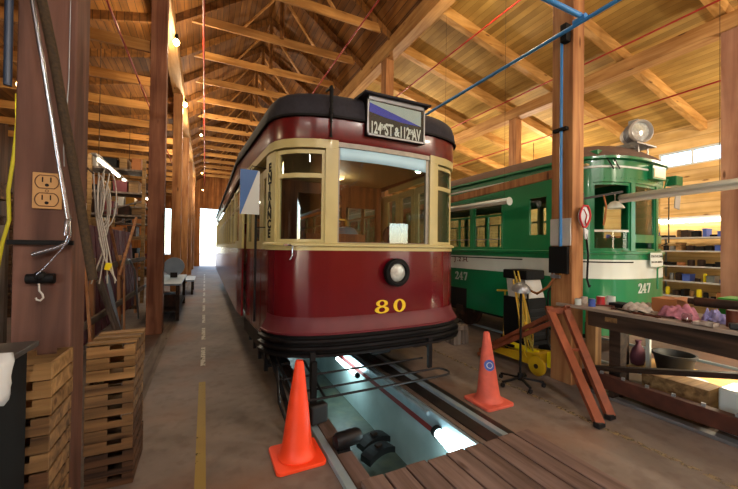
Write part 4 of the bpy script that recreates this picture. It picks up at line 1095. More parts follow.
o = MB().tube([(-1.40, 2.42, 6.4), (-.97, 2.43, 3.8), (-.83, 2.44, 3.02), (-.77, 2.44, 2.7), (-.70, 2.44, 2.25), (-.64, 2.43, 1.9), (-.585, 2.42, 1.55), (-.57, 2.42, 1.45)], .024, 12).build('braided_hose', M['brown_hose'], smooth=50); tag(o, 'thick brown braided hose slanting down across the left foreground post', 'hose')
o = MB().tube([(-.725, 2.535, 6.3), (-.728, 2.535, 2.6), (-.745, 2.535, 2.2), (-.74, 2.535, 2.1)], .003, 6).build('thin_cable', M['galv'], smooth=50); tag(o, 'thin grey cable stapled along the right edge of the left foreground post', 'cable')
t = thing('steel_hook', 'small steel hook with a black knob hanging on the left foreground post', 'hook', (-.83, 2.5, 1.34))
b = MB(); b.cyl((-.89, 2.53, 1.455), (-.77, 2.53, 1.455), .028, n=12); b.ball((-.83, 2.52, 1.47), .03, 12); b.build('knob', M['black'], t, smooth=50)
b = MB(); b.tube([(-.828, 2.50, 1.43), (-.826, 2.50, 1.39), (-.812, 2.50, 1.37), (-.808, 2.50, 1.35), (-.82, 2.50, 1.335), (-.836, 2.50, 1.34), (-.84, 2.50, 1.352)], .005, 8); b.build('hook', M['galv_matt'], t, smooth=50)
o = MB().box(-.975, -.69, 2.525, 2.549, 1.645, 1.672).build('steel_band', M['black'], bevel=.003); tag(o, 'dark steel band let across the left foreground post below the outlet', 'band')
pts = [(-1.47, 3.93, 2.93), (-1.46, 3.92, 2.7), (-1.47, 3.9, 2.4), (-1.50, 3.9, 2.1), (-1.49, 3.9, 1.85), (-1.53, 3.9, 1.65), (-1.56, 3.9, 1.4), (-1.66, 3.9, 1.1), (-1.75, 3.9, .6)]
o = MB().tube(pts, .014, 8).build('extension_cord', M['yellow_cord'], smooth=50); tag(o, 'yellow extension cord hanging from the bulb at the left edge', 'cord')
# hank of pale wires between the posts
t = thing('wire_hank', 'tangled hank of pale cables hanging right of the left foreground post', 'cables', (-.66, 2.95, 1.3))
for k in range(6):
    b = MB(); r1 = .028 + .011 * ((k * 3) % 5); cx = -.66 + .009 * ((k * 5) % 4); zc = 1.98 - .05 * (k % 3); yy = 2.92 + .012 * k
    b.tube([(cx + r1 * .85 * sin(a) * (1 if a < pi else .5), yy, zc + (.15 + .02 * (k % 4)) * cos(a)) for a in [2 * pi * j / 20 for j in range(20)]], .0045, 6, True); b.build('loop', M['white_cord'], t, smooth=60)
for k in range(4):
    b = MB(); b.tube([(-.70 + .03 * k, 2.93, 2.15), (-.68 + .01 * k, 2.93, 1.85), (-.64 + .012 * k, 2.93, 1.6), (-.70 + .045 * k, 2.93, 1.38)], .005, 6); b.build('strand', M['white_cord'], t, smooth=60)
MB().obox((-.60, 2.90, 1.50), (.035, .03, .05), Matrix.Rotation(.2, 3, 'Y')).build('yellow_plug', M['bright_yellow'], t, bevel=.005)
MB().tube([(-.66, 2.93, 1.7), (-.62, 2.9, 1.55), (-.55, 2.88, 1.40)], .006, 6).build('lead', M['white_cord'], t, smooth=60)
MB().cyl((-.70, 2.93, 2.14), (-.70, 2.80, 2.15), .006, n=8).build('nail', M['iron'], t)

# ================================================================== CRATES
def crate(x0, x1, y0, y1, z0, h, label, m, m2, group=None):
    t = thing('wooden_crate', label, 'crate', ((x0 + x1) / 2, (y0 + y1) / 2, z0)); n = 3; hh = h / n; th = .014
    # end boards with hand slot, long side boards
    for side, (ya, yb) in (('f', (y0, y0 + th)), ('b', (y1 - th, y1))):
        for k in range(n):
            za, zb = z0 + k * hh + .003, z0 + (k + 1) * hh - .003; b = MB(); xm = (x0 + x1) / 2 + .03; hw = (x1 - x0) * .15
            if True:
                zs = za + (zb - za) * (.50 if k == 1 else .62)
                b.box(x0, x1, ya, yb, za, zs); b.box(x0, xm - hw, ya, yb, zs, zb); b.box(xm + hw, x1, ya, yb, zs, zb)
            else: b.box(x0, x1, ya, yb, za, zb)
            b.build('end_board', m, t, bevel=.002)
    for xa, xb in ((x0, x0 + th), (x1 - th, x1)):
        for k in range(n):
            za, zb = z0 + k * hh + .006, z0 + (k + 1) * hh - .006
            MB().box(xa, xb, y0 + th, y1 - th, za, zb).build('side_board', m2, t, bevel=.002)
    MB().box(x0 + th, x1 - th, y0 + th, y1 - th, z0 + .004, z0 + .014).build('crate_bottom', m2, t)
    return t
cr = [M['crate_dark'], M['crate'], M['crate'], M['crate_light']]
pos = ['bottom', 'second from the bottom', 'third from the bottom', 'topmost']
hs = .242
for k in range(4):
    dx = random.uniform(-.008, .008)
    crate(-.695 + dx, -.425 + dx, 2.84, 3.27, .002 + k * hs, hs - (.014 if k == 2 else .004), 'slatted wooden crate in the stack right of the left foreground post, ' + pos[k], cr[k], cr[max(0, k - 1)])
for q in (0, 1, 2):
    o = MB().box(-.70, -.42, 2.86 + q * .14, 2.93 + q * .14 + .02 * q, .9702, .984).build('loose_slat', M['crate_light'], bevel=.002); tag(o, 'loose pale slat laid across the topmost crate right of the foreground post', 'slat', 'slats on the topmost crate')
for k in range(4):
    dx = random.uniform(-.006, .006)
    crate(-.96 + dx, -.672 + dx, 2.19, 2.50, .002 + k * .268, .262, 'slatted wooden crate in the stack beside the black cabinet, ' + pos[k], [M['crate_light'], M['crate_dark'], M['crate'], M['crate_light']][k], cr[k])

# ================================================================== BLACK CABINET + CLOTH
t = thing('black_cabinet', 'black draped cabinet with a dark top in the lower left corner', 'cabinet', (-1.1, 1.75, 0))
MB().box(-1.40, -.735, 1.30, 2.12, .0, 1.165).build('body', M['black'], t, bevel=.01)
MB().box(-1.45, -.705, 1.26, 2.15, 1.165, 1.19).build('cabinet_top', mat('charcoal_top', '#3c3836', .5, 0, .2, 8), t, bevel=.004)
rows = []
for j in range(9):
    r = []
    for i in range(9):
        u = i / 8; v = j / 8
        y = 1.66 + .22 * u + .012 * sin(v * 7); 
        if v < .4: x = -.80 + .105 * v / .4; z = 1.197 + .012 * sin(u * 9)
        else: x = -.694 + .012 * sin(u * 8 + v * 3); z = 1.20 - (v - .4) / .6 * (.17 - .10 * abs(u - .5))
        r.append((x, y, z))
    rows.append(r)
o = MB().grid(rows).build('white_cloth', M['cloth_white'], smooth=70, solid=.004, solid_off=1); tag(o, 'white cloth draped over the edge of the black cabinet', 'cloth')

# ================================================================== LEFT RACK, BOARDS
t = thing('lumber_rack', 'weathered timber rack holding plum coloured boards along the left aisle', 'rack', (-1.55, 7.5, 0))
for z in (1.30, .55): MB().box(-1.47, -1.43, 4.4, 10.8, z - .05, z + .05).build('rail_board', M['grey_wood_y'], t, bevel=.004)
for y in (4.5, 6.3, 8.1, 9.9):
    MB().box(-1.53, -1.47, y, y + .09, 0, 1.45).build('upright', M['stick'], t, bevel=.004); MB().box(-2.5, -2.44, y, y + .09, 0, 1.9).build('upright', M['grey_wood'], t)
    MB().box(-2.5, -1.47, y, y + .07, .10, .18).build('bearer', M['grey_wood'], t)
for k in range(16):
    y = 4.7 + k * .36; 
    b = MB(); b.prism([(-1.56, y, .185), (-1.60, y, .185), (-1.78, y + .22, 1.98), (-1.74, y + .22, 1.98)], (0, .30, 0))
    tag(b.build('plum_board', M['purple'], bevel=.004), 'plum coloured board leaning in the timber rack on the left', 'board', 'plum boards in the left rack')
def lean(p, q, w, h, m, label, name='leaning_board'):
    o = MB().bar(p, q, w, h, (1, 0, 0)).build(name, M[m], bevel=.003); return tag(o, label, 'board')
lean((-1.13, 6.55, .0), (-1.39, 6.2, 1.14), .20, .03, 'grey_wood', 'broad grey plank leaning on the left rack above the crates')
lean((-1.22, 6.95, .0), (-1.40, 6.7, 1.16), .10, .03, 'grey_blue', 'narrow blue grey plank beside the broad grey plank')
lean((-1.2, 5.2, .0), (-1.41, 5.62, 1.42), .05, .03, 'stick', 'pale slanting stick leaning at the near end of the left rack')
lean((-1.35, 7.8, .0), (-1.41, 8.0, 1.5), .05, .03, 'stick', 'pale upright stick leaning midway along the left rack')
lean((-1.35, 7.3, 1.1), (-1.36, 8.9, 2.25), .05, .04, 'stick', 'pale pole slanting up above the left rack beside the second post')
lean((-1.42, 7.9, 1.0), (-1.45, 7.0, 2.05), .035, .035, 'stick', 'thin stick crossing behind the slanting pale pole')
o = MB().tube([(-1.30, 9.0, .02), (-1.35, 8.8, 1.1), (-1.4, 8.5, 1.35), (-1.38, 8.1, 1.36)], .02, 8).build('crooked_rod', M['galv'], smooth=50); tag(o, 'thin bent metal rod standing against the far part of the rack', 'rod')
# row of lamps / white trough in the left aisle
t = thing('white_trough', 'long white lamp trough running under the roof of the left aisle', 'lamp trough', (-2.2, 13, 3.55))
MB().box(-2.24, -2.16, 9.2, 17.5, 3.60, 3.64).build('trough', M['galv_matt'], t)
for k in range(3): MB().cyl((-2.2, 9.6 + 2.6 * k, 3.57), (-2.2, 11.6 + 2.6 * k, 3.57), .03, n=10).build('tube', M['tube'], t, smooth=50)
for y in (9.6, 13, 17): MB().cyl((-2.2, y, 3.64), (-2.2, y, 6.5), .008, n=6).build('hanger', M['iron'], t)
# things behind the near-left post : shelves with junk
t = thing('junk_shelf', 'dark shelf unit seen left of the left foreground post', 'shelf', (-3.4, 5.3, 0))
for z in (.4, .95, 1.5, 2.05): MB().box(-4.3, -2.6, 4.9, 5.5, z, z + .04).build('shelf_board', M['crate'], t)
for x in (-4.3, -2.66): MB().box(x, x + .06, 4.9, 5.5, 0, 2.2).build('upright', M['crate_dark'], t)
kk = 0
for z in (.44, .99, 1.54):
    for k in range(4):
        x = -4.15 + k * .36; h = random.uniform(.15, .34); mm = random.choice(['crate', 'black', 'grey_wood', 'blue_dark', 'card', 'galv_matt'])
        b = MB(); b.box(x, x + .28, 5.0, 5.36, z, z + h); b.box(x + .02, x + .26, 4.998, 5.0, z + h * .4, z + h * .6)
        o = b.build('storage_box', M[mm], bevel=.008); tag(o, 'dim storage box on the dark shelf unit at the left edge', 'box', 'boxes on the dark left shelf'); kk += 1
for k, (x, y) in enumerate(((-4.6, 7.5), (-4.4, 9.6))):
    t = thing('storage_rack', 'dark storage rack against the left wall, seen through the gap', 'rack', (x, y, 0), 0, 'racks along the left wall')
    for z in (.5, 1.2, 1.9, 2.6): MB().box(x - .5, x + .5, y - .8, y + .8, z, z + .05).build('shelf_board', M['crate'], t)
    for sx_ in (-.5, .44):
        for sy_ in (-.8, .74): MB().box(x + sx_, x + sx_ + .06, y + sy_, y + sy_ + .06, 0, 2.8).build('upright', M['crate_dark'], t)
    for z in (.55, 1.25, 1.95, 2.65):
        for j in range(3):
            yy = y - .7 + j * .48; h = random.uniform(.18, .45)
            b = MB(); b.box(x - .3, x + .4, yy, yy + .38, z, z + h); b.box(x - .32, x + .42, yy - .02, yy + .40, z + h - .04, z + h)
            tag(b.build('stored_box', M[random.choice(['crate', 'black', 'grey_wood', 'maroon_dk', 'card', 'crate_dark'])]), 'box of parts on a dark rack along the left wall', 'box', 'boxes on the left wall racks')

rnd = random.Random(21)
for ri, (yy, xa, xb) in enumerate(((11.6, -4.2, -1.55), (15.8, -4.6, -1.75))):
    t = thing('tall_rack', ['tall brown storage rack standing beyond the plum boards', 'second tall storage rack farther down the left aisle'][ri], 'rack', ((xa + xb) / 2, yy, 0))
    zs = (.4, 1.1, 1.85, 2.45, 3.1, 3.75)
    for z in zs: MB().box(xa + .09, xb - .09, yy, yy + .8, z, z + .05).build('shelf_board', M['grey_wood' if z > 2 else 'crate'], t)
    for x in (xa, (xa + xb) / 2, xb - .09): MB().box(x, x + .085, yy - .09, yy - .005, 0, 4.1).build('upright', M['crate_light'], t)
    MB().bar((xa + .1, yy - .03, 2.0), (xb - .1, yy - .03, 2.9), .04, .09, (0, 1, 0)).build('brace', M['grey_wood'], t)
    for z in zs:
        x = xa + .12
        while x < xb - .35:
            w_ = rnd.uniform(.16, .34); h = rnd.uniform(.14, .42)
            b = MB(); b.box(x, x + w_, yy + .08, yy + .6, z + .051, z + .051 + h); b.box(x - .008, x + w_ + .008, yy + .07, yy + .61, z + h, z + .053 + h)
            c = rnd.choice(['crate', 'black', 'maroon_dk', 'card', 'galv_matt', 'crate_light', 'brass', 'iron'])
            tag(b.build('stored_crate', M[c]), 'crate or parts box on a tall rack beyond the plum boards', 'crate', 'crates on the tall racks in the left aisle'); x += w_ + rnd.uniform(.02, .12)
# ================================================================== MID LEFT BENCH BY THE WALKWAY
t = thing('small_workbench', 'small bench with a pale blue top beyond the second left post', 'workbench', (-.78, 9.6, 0))
MB().box(-1.15, -.46, 8.5, 11.2, .78, .82).build('bench_top', M['grey_blue'], t, bevel=.004)
for x in (-1.1, -.56):
    for y in (8.56, 11.08): MB().box(x, x + .07, y, y + .07, 0, .78).build('leg', M['bench'], t)
MB().box(-1.1, -.5, 8.6, 11.1, .2, .24).build('lower_shelf', M['bench'], t)
def small(name, mb, m, label, cat, **k): return tag(mb.build(name, M[m], **k), label, cat)
t = thing('bench_grinder', 'round blue grey grinder guard standing on the small bench', 'grinder', (-.72, 10.3, .82))
MB().cyl((-.72, 10.22, 1.10), (-.72, 10.34, 1.10), .24, n=28).build('guard', M['grey_blue'], t, smooth=40); MB().box(-.8, -.64, 10.2, 10.36, .82, .95).build('base', M['steel_dk'], t)
small('toolbox', MB().box(-.95, -.55, 9.0, 9.5, .24, .52), 'iron', 'rusty toolbox on the lower shelf of the small bench', 'toolbox', bevel=.01)
small('parts_bin', MB().box(-.95, -.6, 9.8, 10.3, .24, .45), 'card', 'brown parts bin on the lower shelf of the small bench', 'bin', bevel=.01)
t = thing('sheet_stack', 'pale flat sheet on trestles farther along the walkway', 'trestle table', (-.55, 13.5, 0))
MB().box(-.9, -.3, 12.9, 14.6, .45, .5).build('sheet', M['grey_blue'], t); 
for y in (13.0, 14.4):
    for x in (-.85, -.4): MB().box(x, x + .05, y, y + .05, 0, .45).build('leg', M['bench'], t)

# ================================================================== RIGHT POST FITTINGS
t = thing('switch_box', 'black electrical switch box on the post with the blue pipe', 'switch box', (4.16, 2.6, 1.35))
b = MB(); b.box(4.0, 4.049, 2.70, 2.95, 1.36, 1.70); b.build('box', M['black'], t, bevel=.006)
MB().box(3.97, 4.0, 2.78, 2.90, 1.30, 1.34).build('lever', M['galv'], t); MB().cyl((3.98, 2.86, 1.30), (3.98, 2.86, 1.36), .012, n=8).build('knob', M['galv'], t)
o = MB().box(4.03, 4.049, 2.68, 2.95, 1.71, 2.05).build('pale_board', M['galv_matt'], bevel=.003); tag(o, 'pale board fixed to the post above the black switch box', 'board')
t = thing('hanging_bag', 'white bag with red trim hanging on the right post', 'bag', (4.17, 2.63, 1.9))
rows = []
for j in range(9):
    v = j / 8; z = 2.20 - v * .26; w = .085 * sin(pi * (v * .86 + .10)) + .012; rows.append([(4.20 + w * cos(a) - .02 * v, 2.62 + .035 * sin(a) * sin(pi * (v * .9 + .05)), z) for a in [2 * pi * k / 14 for k in range(14)]])
MB().grid(rows, 0, True).build('bag', M['cloth_white'], t, smooth=70)
b = MB(); b.tube([(4.20 - .02 * v + (.085 * sin(pi * (v * .86 + .10)) + .016) * s_, 2.60, 2.20 - v * .26) for s_, v in [(-1, k / 8) for k in range(9)] + [(1, 1 - k / 8) for k in range(9)]], .012, 8, True); b.build('red_trim', mat('red_trim', '#b4242c', .7), t, smooth=60)
MB().tube([(4.16, 2.60, 2.16), (4.19, 2.58, 2.08), (4.17, 2.585, 2.0), (4.20, 2.59, 1.96)], .008, 6).build('red_stripe', mat('red_stripe', '#a82830', .7), t, smooth=60)
b = MB(); b.prism([(4.19, 2.61, 1.94), (4.27, 2.61, 1.90), (4.26, 2.61, 1.78), (4.22, 2.61, 1.80)], (0, .02, 0)); b.build('flap', M['cloth_white'], t)
o = MB().tube([(4.24, 2.62, 1.86), (4.27, 2.61, 1.6), (4.25, 2.61, 1.3), (4.28, 2.6, 1.2), (4.30, 2.6, 1.22)], .012, 8).build('black_cable', M['black'], smooth=50); tag(o, 'black cable hanging down the right side of the post under the bag', 'cable')
t = thing('swing_arm', 'dark arm projecting from the post toward the long lamp tube', 'bracket', (4.5, 2.66, 2.28))
MB().bar((4.272, 2.72, 2.30), (5.0, 2.62, 2.44), .04, .03).build('arm', M['steel_dk'], t); MB().box(4.271, 4.30, 2.68, 2.78, 2.22, 2.38).build('plate', M['steel_dk'], t)
# timber batten and white fixtures beside the green tram
o = MB().bar((4.44, 3.0, 2.74), (4.44, 7.3, 2.56), .05, .12).build('batten', M['post_orange'], bevel=.004); tag(o, 'orange timber batten slanting past the windows of the green tram', 'batten')
def fixture(x, ya, yb, z, r, label, droop=0.0):
    t = thing('tube_lamp', label, 'tube lamp', (x, (ya + yb) / 2, z)); zz = lambda y: z + droop * (y - ya)
    b = MB(); rows = []
    for y in (ya, yb): rows.append([(x + r * cos(a), y, zz(y) + r * .9 * sin(a)) for a in [pi * k / 10 for k in range(11)]])
    b.grid(rows); b.build('shade', M['white'], t, smooth=60, solid=.004)
    MB().cyl((x, ya, zz(ya)), (x, yb, zz(yb)), r * .62, n=16).build('tube', M['tube_off'], t, smooth=50)
    b = MB(); b.lathe([(r, 0), (r, .01), (r * .3, .02)], (x, ya - .015, zz(ya)), (0, 1, 0), 18); b.build('end_cap', M['white'], t, smooth=40)
    for f in (.04, .7):
        y = ya + (yb - ya) * f; MB().cyl((x, y, zz(y) + r * .9), (x, y, 6.85 - .235 * (x - 4.1)), .0025, n=6).build('hanger_wire', M['iron'], t)
    return t
fixture(4.98, -.6, 2.62, 2.40, .075, 'long pale tube lamp hanging across the front of the green tram', -.02)
fixture(4.62, 4.15, 6.6, 2.47, .07, 'pale tube lamp hanging along the side windows of the green tram')
t = thing('dish_lamp', 'small white dish lamp hanging under the end of the long tube lamp', 'lamp', (5.07, 2.74, 2.2))
MB().lathe([(.02, .1), (.05, .09), (.10, .03), (.115, 0), (.108, 0), (.09, .03)], (5.07, 2.74, 2.235), (0, 0, 1), 24).build('shade', M['white'], t, smooth=50)
MB().tube([(5.07, 2.74, 2.34), (5.03, 2.72, 2.42), (4.85, 2.66, 2.43)], .006, 6).build('cord', M['white_cord'], t)
o = MB().tube([(4.60, 2.62, 2.36), (4.66, 2.62, 2.22), (4.63, 2.62, 2.08), (4.60, 2.62, 1.98)], .012, 6).build('brown_strap', M['card'], smooth=50); tag(o, 'brown leather strap hanging from the dark arm in front of the green tram', 'strap')

# ================================================================== ORANGE STEEL TRESTLE
t = thing('steel_trestle', 'orange steel trestle with long splayed legs leaning by the right post', 'trestle', (3.75, 2.9, 0))
def channel(p, q, w=.085, d=.045, up=(0, 0, 1)):
    b = MB(); p = V(p); q = V(q); dd = (q - p).normalized(); x = dd.cross(V(up)).normalized(); z = x.cross(dd)
    Mx = Matrix((x, dd, z)).transposed(); L = (q - p).length; c = (p + q) / 2
    b.obox(c + Mx @ V((0, 0, d / 2)), (w, L, .012), Mx); b.obox(c + Mx @ V((-w / 2 + .006, 0, 0)), (.012, L, d), Mx); b.obox(c + Mx @ V((w / 2 - .006, 0, 0)), (.012, L, d), Mx); return b
for p, q in (((3.80, 2.80, .95), (3.34, 1.93, .03)), ((3.90, 2.64, .93), (3.60, 1.98, .03))):
    g = channel(p, q).build('leg', M['rust_orange'], t, bevel=.002)
    MB().obox(q, (.1, .06, .05)).build('rubber_foot', M['black_rubber'], g, bevel=.006)
for p, q in (((3.91, 2.62, .97), (3.98, 4.1, .05)), ((3.86, 2.75, .78), (3.80, 3.95, .05))):
    channel(p, q).build('leg', M['rust_orange'], t, bevel=.002)
MB().bar((3.74, 2.78, .92), (3.94, 2.62, .93), .06, .06).build('hinge_bar', M['rust_orange'], t)
MB().bar((3.66, 2.44, .55), (3.80, 2.36, .55), .03, .03).build('cross_bar', M['rust_orange'], t)

# ================================================================== LAMP STAND, WELDING CART, JACK
t = thing('lamp_stand', 'black star-foot stand with a silver reflector lamp on top', 'lamp stand', (3.50, 2.95, 0))
px, py = 3.50, 2.95
MB().cyl((px, py, .10), (px, py, 1.15), .014, n=10).build('pole', M['black'], t, smooth=50)
MB().cyl((px, py, .06), (px, py, .14), .032, n=12).build('hub', M['black'], t, smooth=50)
for k in range(5):
    a = .5 + 2 * pi * k / 5; ex, ey = px + .26 * cos(a), py + .26 * sin(a)
    g = MB().bar((px, py, .09), (ex, ey, .065), .028, .022).build('foot', M['steel_dk'], t, bevel=.004)
    MB().cyl((ex, ey - .012, .027), (ex, ey + .012, .027), .026, n=14).build('caster', M['black_rubber'], g, smooth=40)
MB().lathe([(.11, -.0), (.10, .05), (.06, .085), (.03, .10), (0, .10)], (px, py, 1.15), (-.1, -.2, 1), 24).build('reflector', M['galv'], t, smooth=60)
MB().ball((px + .03, py - .04, .76), .022, 10).build('clamp_knob', M['yellow_mach'], t, smooth=60)
t = thing('welding_cart', 'black welding machine on a cart in front of the green tram door', 'welding cart', (4.50, 3.75, 0))
MB().box(4.30, 4.76, 3.5, 4.0, .22, .28).build('tray', M['black'], t)
MB().box(4.32, 4.74, 3.52, 3.98, .28, .92).build('cabinet', M['black'], t, bevel=.015)
b = MB(); b.prism([(4.34, 3.54, .92), (4.72, 3.54, .92), (4.70, 3.6, 1.20), (4.36, 3.6, 1.20)], (0, .36, 0)); b.build('control_head', M['galv_matt'], t, bevel=.01)
MB().box(4.33, 4.73, 3.55, 4.0, 1.20, 1.34).build('top_case', M['black'], t, bevel=.015)
for x in (4.30, 4.74): MB().tube([(x, 3.5, .25), (x, 3.5, 1.0), (x, 3.46, 1.08)], .014, 8).build('frame_tube', M['steel_dk'], t, smooth=50)
for k in range(4): MB().box(4.36, 4.70, 3.512, 3.519, .36 + .12 * k, .40 + .12 * k).build('grille_slat', M['steel_dk'], t)
for x in (4.29, 4.77):
    for y in (3.56, 3.94): MB().cyl((x - .02, y, .11), (x + .02, y, .11), .11, n=20).build('wheel', M['black_rubber'], t, smooth=40)
M['yellow_hose'] = mat('dull_yellow_hose', '#a8963c', .55, 0, .1, 8)
ROP = [(4.12, 3.45, 1.32), (4.08, 3.30, .9), (4.02, 3.2, .62), (4.1, 3.2, .42), (4.22, 3.3, .5), (4.2, 3.4, .9), (4.14, 3.45, 1.25)]
rnd = random.Random(3)
for k in range(8):
    ox = rnd.uniform(-.10, .06); sp_ = rnd.uniform(.7, 1.5)
    pts = [(4.10 + ox + (x - 4.12) * sp_, y + .018 * k, z - .07 * (k % 4) * (1.3 - z * .5)) for x, y, z in ROP]
    # smooth the loop
    sm = []
    n = len(pts)
    for i in range(n):
        p0, p1, p2, p3 = (V(pts[(i + j) % n]) for j in (-1, 0, 1, 2))
        for q in range(6):
            u = q / 6; sm.append(.5 * ((2 * p1) + (-p0 + p2) * u + (2 * p0 - 5 * p1 + 4 * p2 - p3) * u * u + (-p0 + 3 * p1 - 3 * p2 + p3) * u ** 3))
    o = MB().tube(sm, .0085, 8, True).build('hose_loop', M['yellow_hose' if k % 3 else 'yellow_mach'], smooth=60)
    tag(o, 'looped yellow brown hose hanging beside the welding cart', 'hose', 'hoses looped beside the welding cart')
o = MB().tube([(3.99, 2.86, 1.30), (4.0, 2.95, 1.18), (4.05, 3.15, 1.06), (4.10, 3.35, 1.10)], .016, 8).build('air_hose', M['card'], smooth=60); tag(o, 'brown air hose from the blue pipe drop to the hanging hoses', 'hose')
t = thing('floor_jack', 'yellow hydraulic floor jack with a tall T-handle behind the orange trestle', 'floor jack', (4.05, 3.5, 0))
b = MB(); b.prism([(4.28, 4.05, .10), (4.28, 3.05, .10), (4.28, 3.05, .28), (4.28, 3.5, .22), (4.28, 4.05, .16)], (.03, 0, 0)); b.prism([(3.98, 4.05, .10), (3.98, 3.05, .10), (3.98, 3.05, .28), (3.98, 3.5, .22), (3.98, 4.05, .16)], (.03, 0, 0)); b.box(3.98, 4.31, 3.1, 3.18, .12, .26); b.box(3.98, 4.31, 3.9, 4.0, .10, .16)
b.build('chassis', M['yellow_mach'], t, bevel=.004)
for x in (3.955, 4.335): 
    w_ = MB().lathe([(.05, -.02), (.11, -.022), (.125, -.015), (.125, .015), (.11, .022), (.05, .02)], (x, 3.07, .126), (1, 0, 0), 28).build('wheel', M['yellow_mach'], t, smooth=40)
    MB().cyl((x - .03, 3.07, .126), (x + .03, 3.07, .126), .03, n=12).build('hub', M['iron'], w_, smooth=40)
MB().cyl((4.14, 3.2, .22), (4.14, 3.75, .24), .05, n=16).build('cylinder', M['bright_yellow'], t, smooth=40)
MB().box(4.06, 4.22, 3.55, 3.9, .22, .26).build('saddle_arm', M['steel_dk'], t, bevel=.01)
b = MB(); b.cyl((4.30, 3.95, .18), (4.44, 4.05, .98), .014, n=10); b.build('handle', M['yellow_mach'], t, smooth=40)
MB().cyl((4.34, 4.13, .98), (4.54, 3.98, .98), .014, n=10).build('grip', M['yellow_mach'], t, smooth=40)
small('yellow_can', MB().box(4.10, 4.26, 2.99, 3.04, .10, .30), 'bright_yellow', 'bright yellow plate standing behind the foot of the orange trestle', 'yellow plate', bevel=.008)
t = thing('wood_blocks', 'stack of grey wood blocks on the floor between the two trams', 'wood blocks', (4.0, 4.75, 0))
for a_ in (0, 1): MB().box(3.86 + a_ * .17, 4.01 + a_ * .17, 4.6, 4.85, 0, .24).build('block', M['grey_wood'], t, bevel=.01)
MB().box(3.86, 4.18, 4.62, 4.83, .24, .32).build('block', M['grey_wood'], t, bevel=.01)

# ================================================================== WORKBENCH RIGHT
t = thing('workbench', 'long heavy timber workbench cluttered with parts in front of the green tram', 'workbench', (4.9, 1.6, 0))
b = MB(); b.prism([(3.98, -.6, .96), (3.98, 2.83, .96), (4.04, 2.83, .96), (4.04, 2.64, .96), (4.78, 2.64, .96), (4.78, -.6, .96)], (0, 0, .035)); b.build('bench_top', M['bench_top'], t, bevel=.004)
b = MB(); b.prism([(4.01, 2.45, .79), (4.01, 2.45, .958), (4.01, -.6, .958), (4.01, -.6, .70)], (.07, 0, 0)); b.build('apron', M['bench'], t, bevel=.004)
for y in (-.4, 2.50):
    MB().box(4.24, 4.36, y, y + .12, 0, .959).build('leg', M['bench_leg' if y > 1 else 'bench'], t, bevel=.004); MB().box(4.66, 4.76, y - .1, y, 0, .959).build('leg', M['bench'], t, bevel=.004)
MB().box(4.225, 4.35, 2.22, 2.34, 0, .958).build('brace_post', M['bench'], t, bevel=.004)
MB().box(4.68, 5.3, -.5, 2.4, .22, .25).build('lower_shelf', M['ply'], t)
MB().box(4.001, 4.009, 2.14, 2.26, .87, .92).build('tan_label', M['crate_light'], t)
o = MB().bar((4.19, 2.52, .25), (4.19, .2, .86), .10, .05).build('slanted_timber', M['bench'], bevel=.004); tag(o, 'dark timber slanting across the front of the workbench', 'timber')
t = thing('bolted_beam', 'rusty beam with a row of bolts lying before the workbench', 'beam', (4.10, 1.2, 0))
MB().box(4.06, 4.16, -.5, 2.55, .10, .25).build('beam', mat('rusty_beam', '#4a2416', .7, .2, .3, 9, .2), t, bevel=.006)
for k in range(11):
    y = 2.35 - k * .22; MB().obox((4.11, y, .262), (.03, .03, .03), Matrix.Rotation(.3, 3, 'Z')).build('bolt', M['galv'], t)
for y in (-.3, 1.0, 2.2): MB().box(4.05, 4.17, y, y + .05, .036, .10).build('block', M['bench'], t)
# under the bench
t = thing('black_tub', 'big black plastic tub under the workbench', 'tub', (4.92, 2.02, .25))
MB().lathe([(.15, 0), (.19, .20), (.205, .20), (.205, .225), (.185, .225), (.14, .02), (0, .02)], (4.92, 2.02, .25), (0, 0, 1), 32).build('tub', M['black_rubber'], t, smooth=40)
small('wooden_box', MB().box(4.30, 4.58, 1.50, 2.05, .0, .34), 'crate_light', 'pale wooden box on the floor under the workbench', 'box', bevel=.006)
small('white_bin', MB().box(4.30, 4.62, 1.02, 1.44, .0, .40), 'white', 'white plastic bin under the workbench at the right edge', 'bin', bevel=.02)
small('purple_bag', MB().lathe([(.02, 0), (.09, .02), (.11, .10), (.08, .20), (.03, .26), (.05, .31), (.01, .31)], (4.80, 2.33, .251), (.05, 0, 1), 9, sy=.7), 'purple', 'crumpled purple bag under the left end of the workbench', 'bag', smooth=60)
small('white_pipe', MB().box(4.70, 4.74, 2.16, 2.2, .25, .86), 'white', 'white upright pipe under the workbench beside the black tub', 'pipe')
small('crumpled_plastic', MB().ball((4.62, 1.72, .30), .09, 12, (1.2, 1.3, .45)), 'cloth_white', 'crumpled clear plastic on the wooden box under the workbench', 'plastic', smooth=0)
lampthing((5.12, 1.62, .74), 'small lamp glowing under the workbench', .025, 32, (1, .86, .6), 'bulb', .08)
small('green_tram_hint', MB().box(4.36, 4.44, 2.78, 2.86, .42, .7), 'green_box', 'green strip standing in for the tram seen past the workbench leg', 'sheet')  # stand-in for the green tram glimpsed behind the bench
t = None
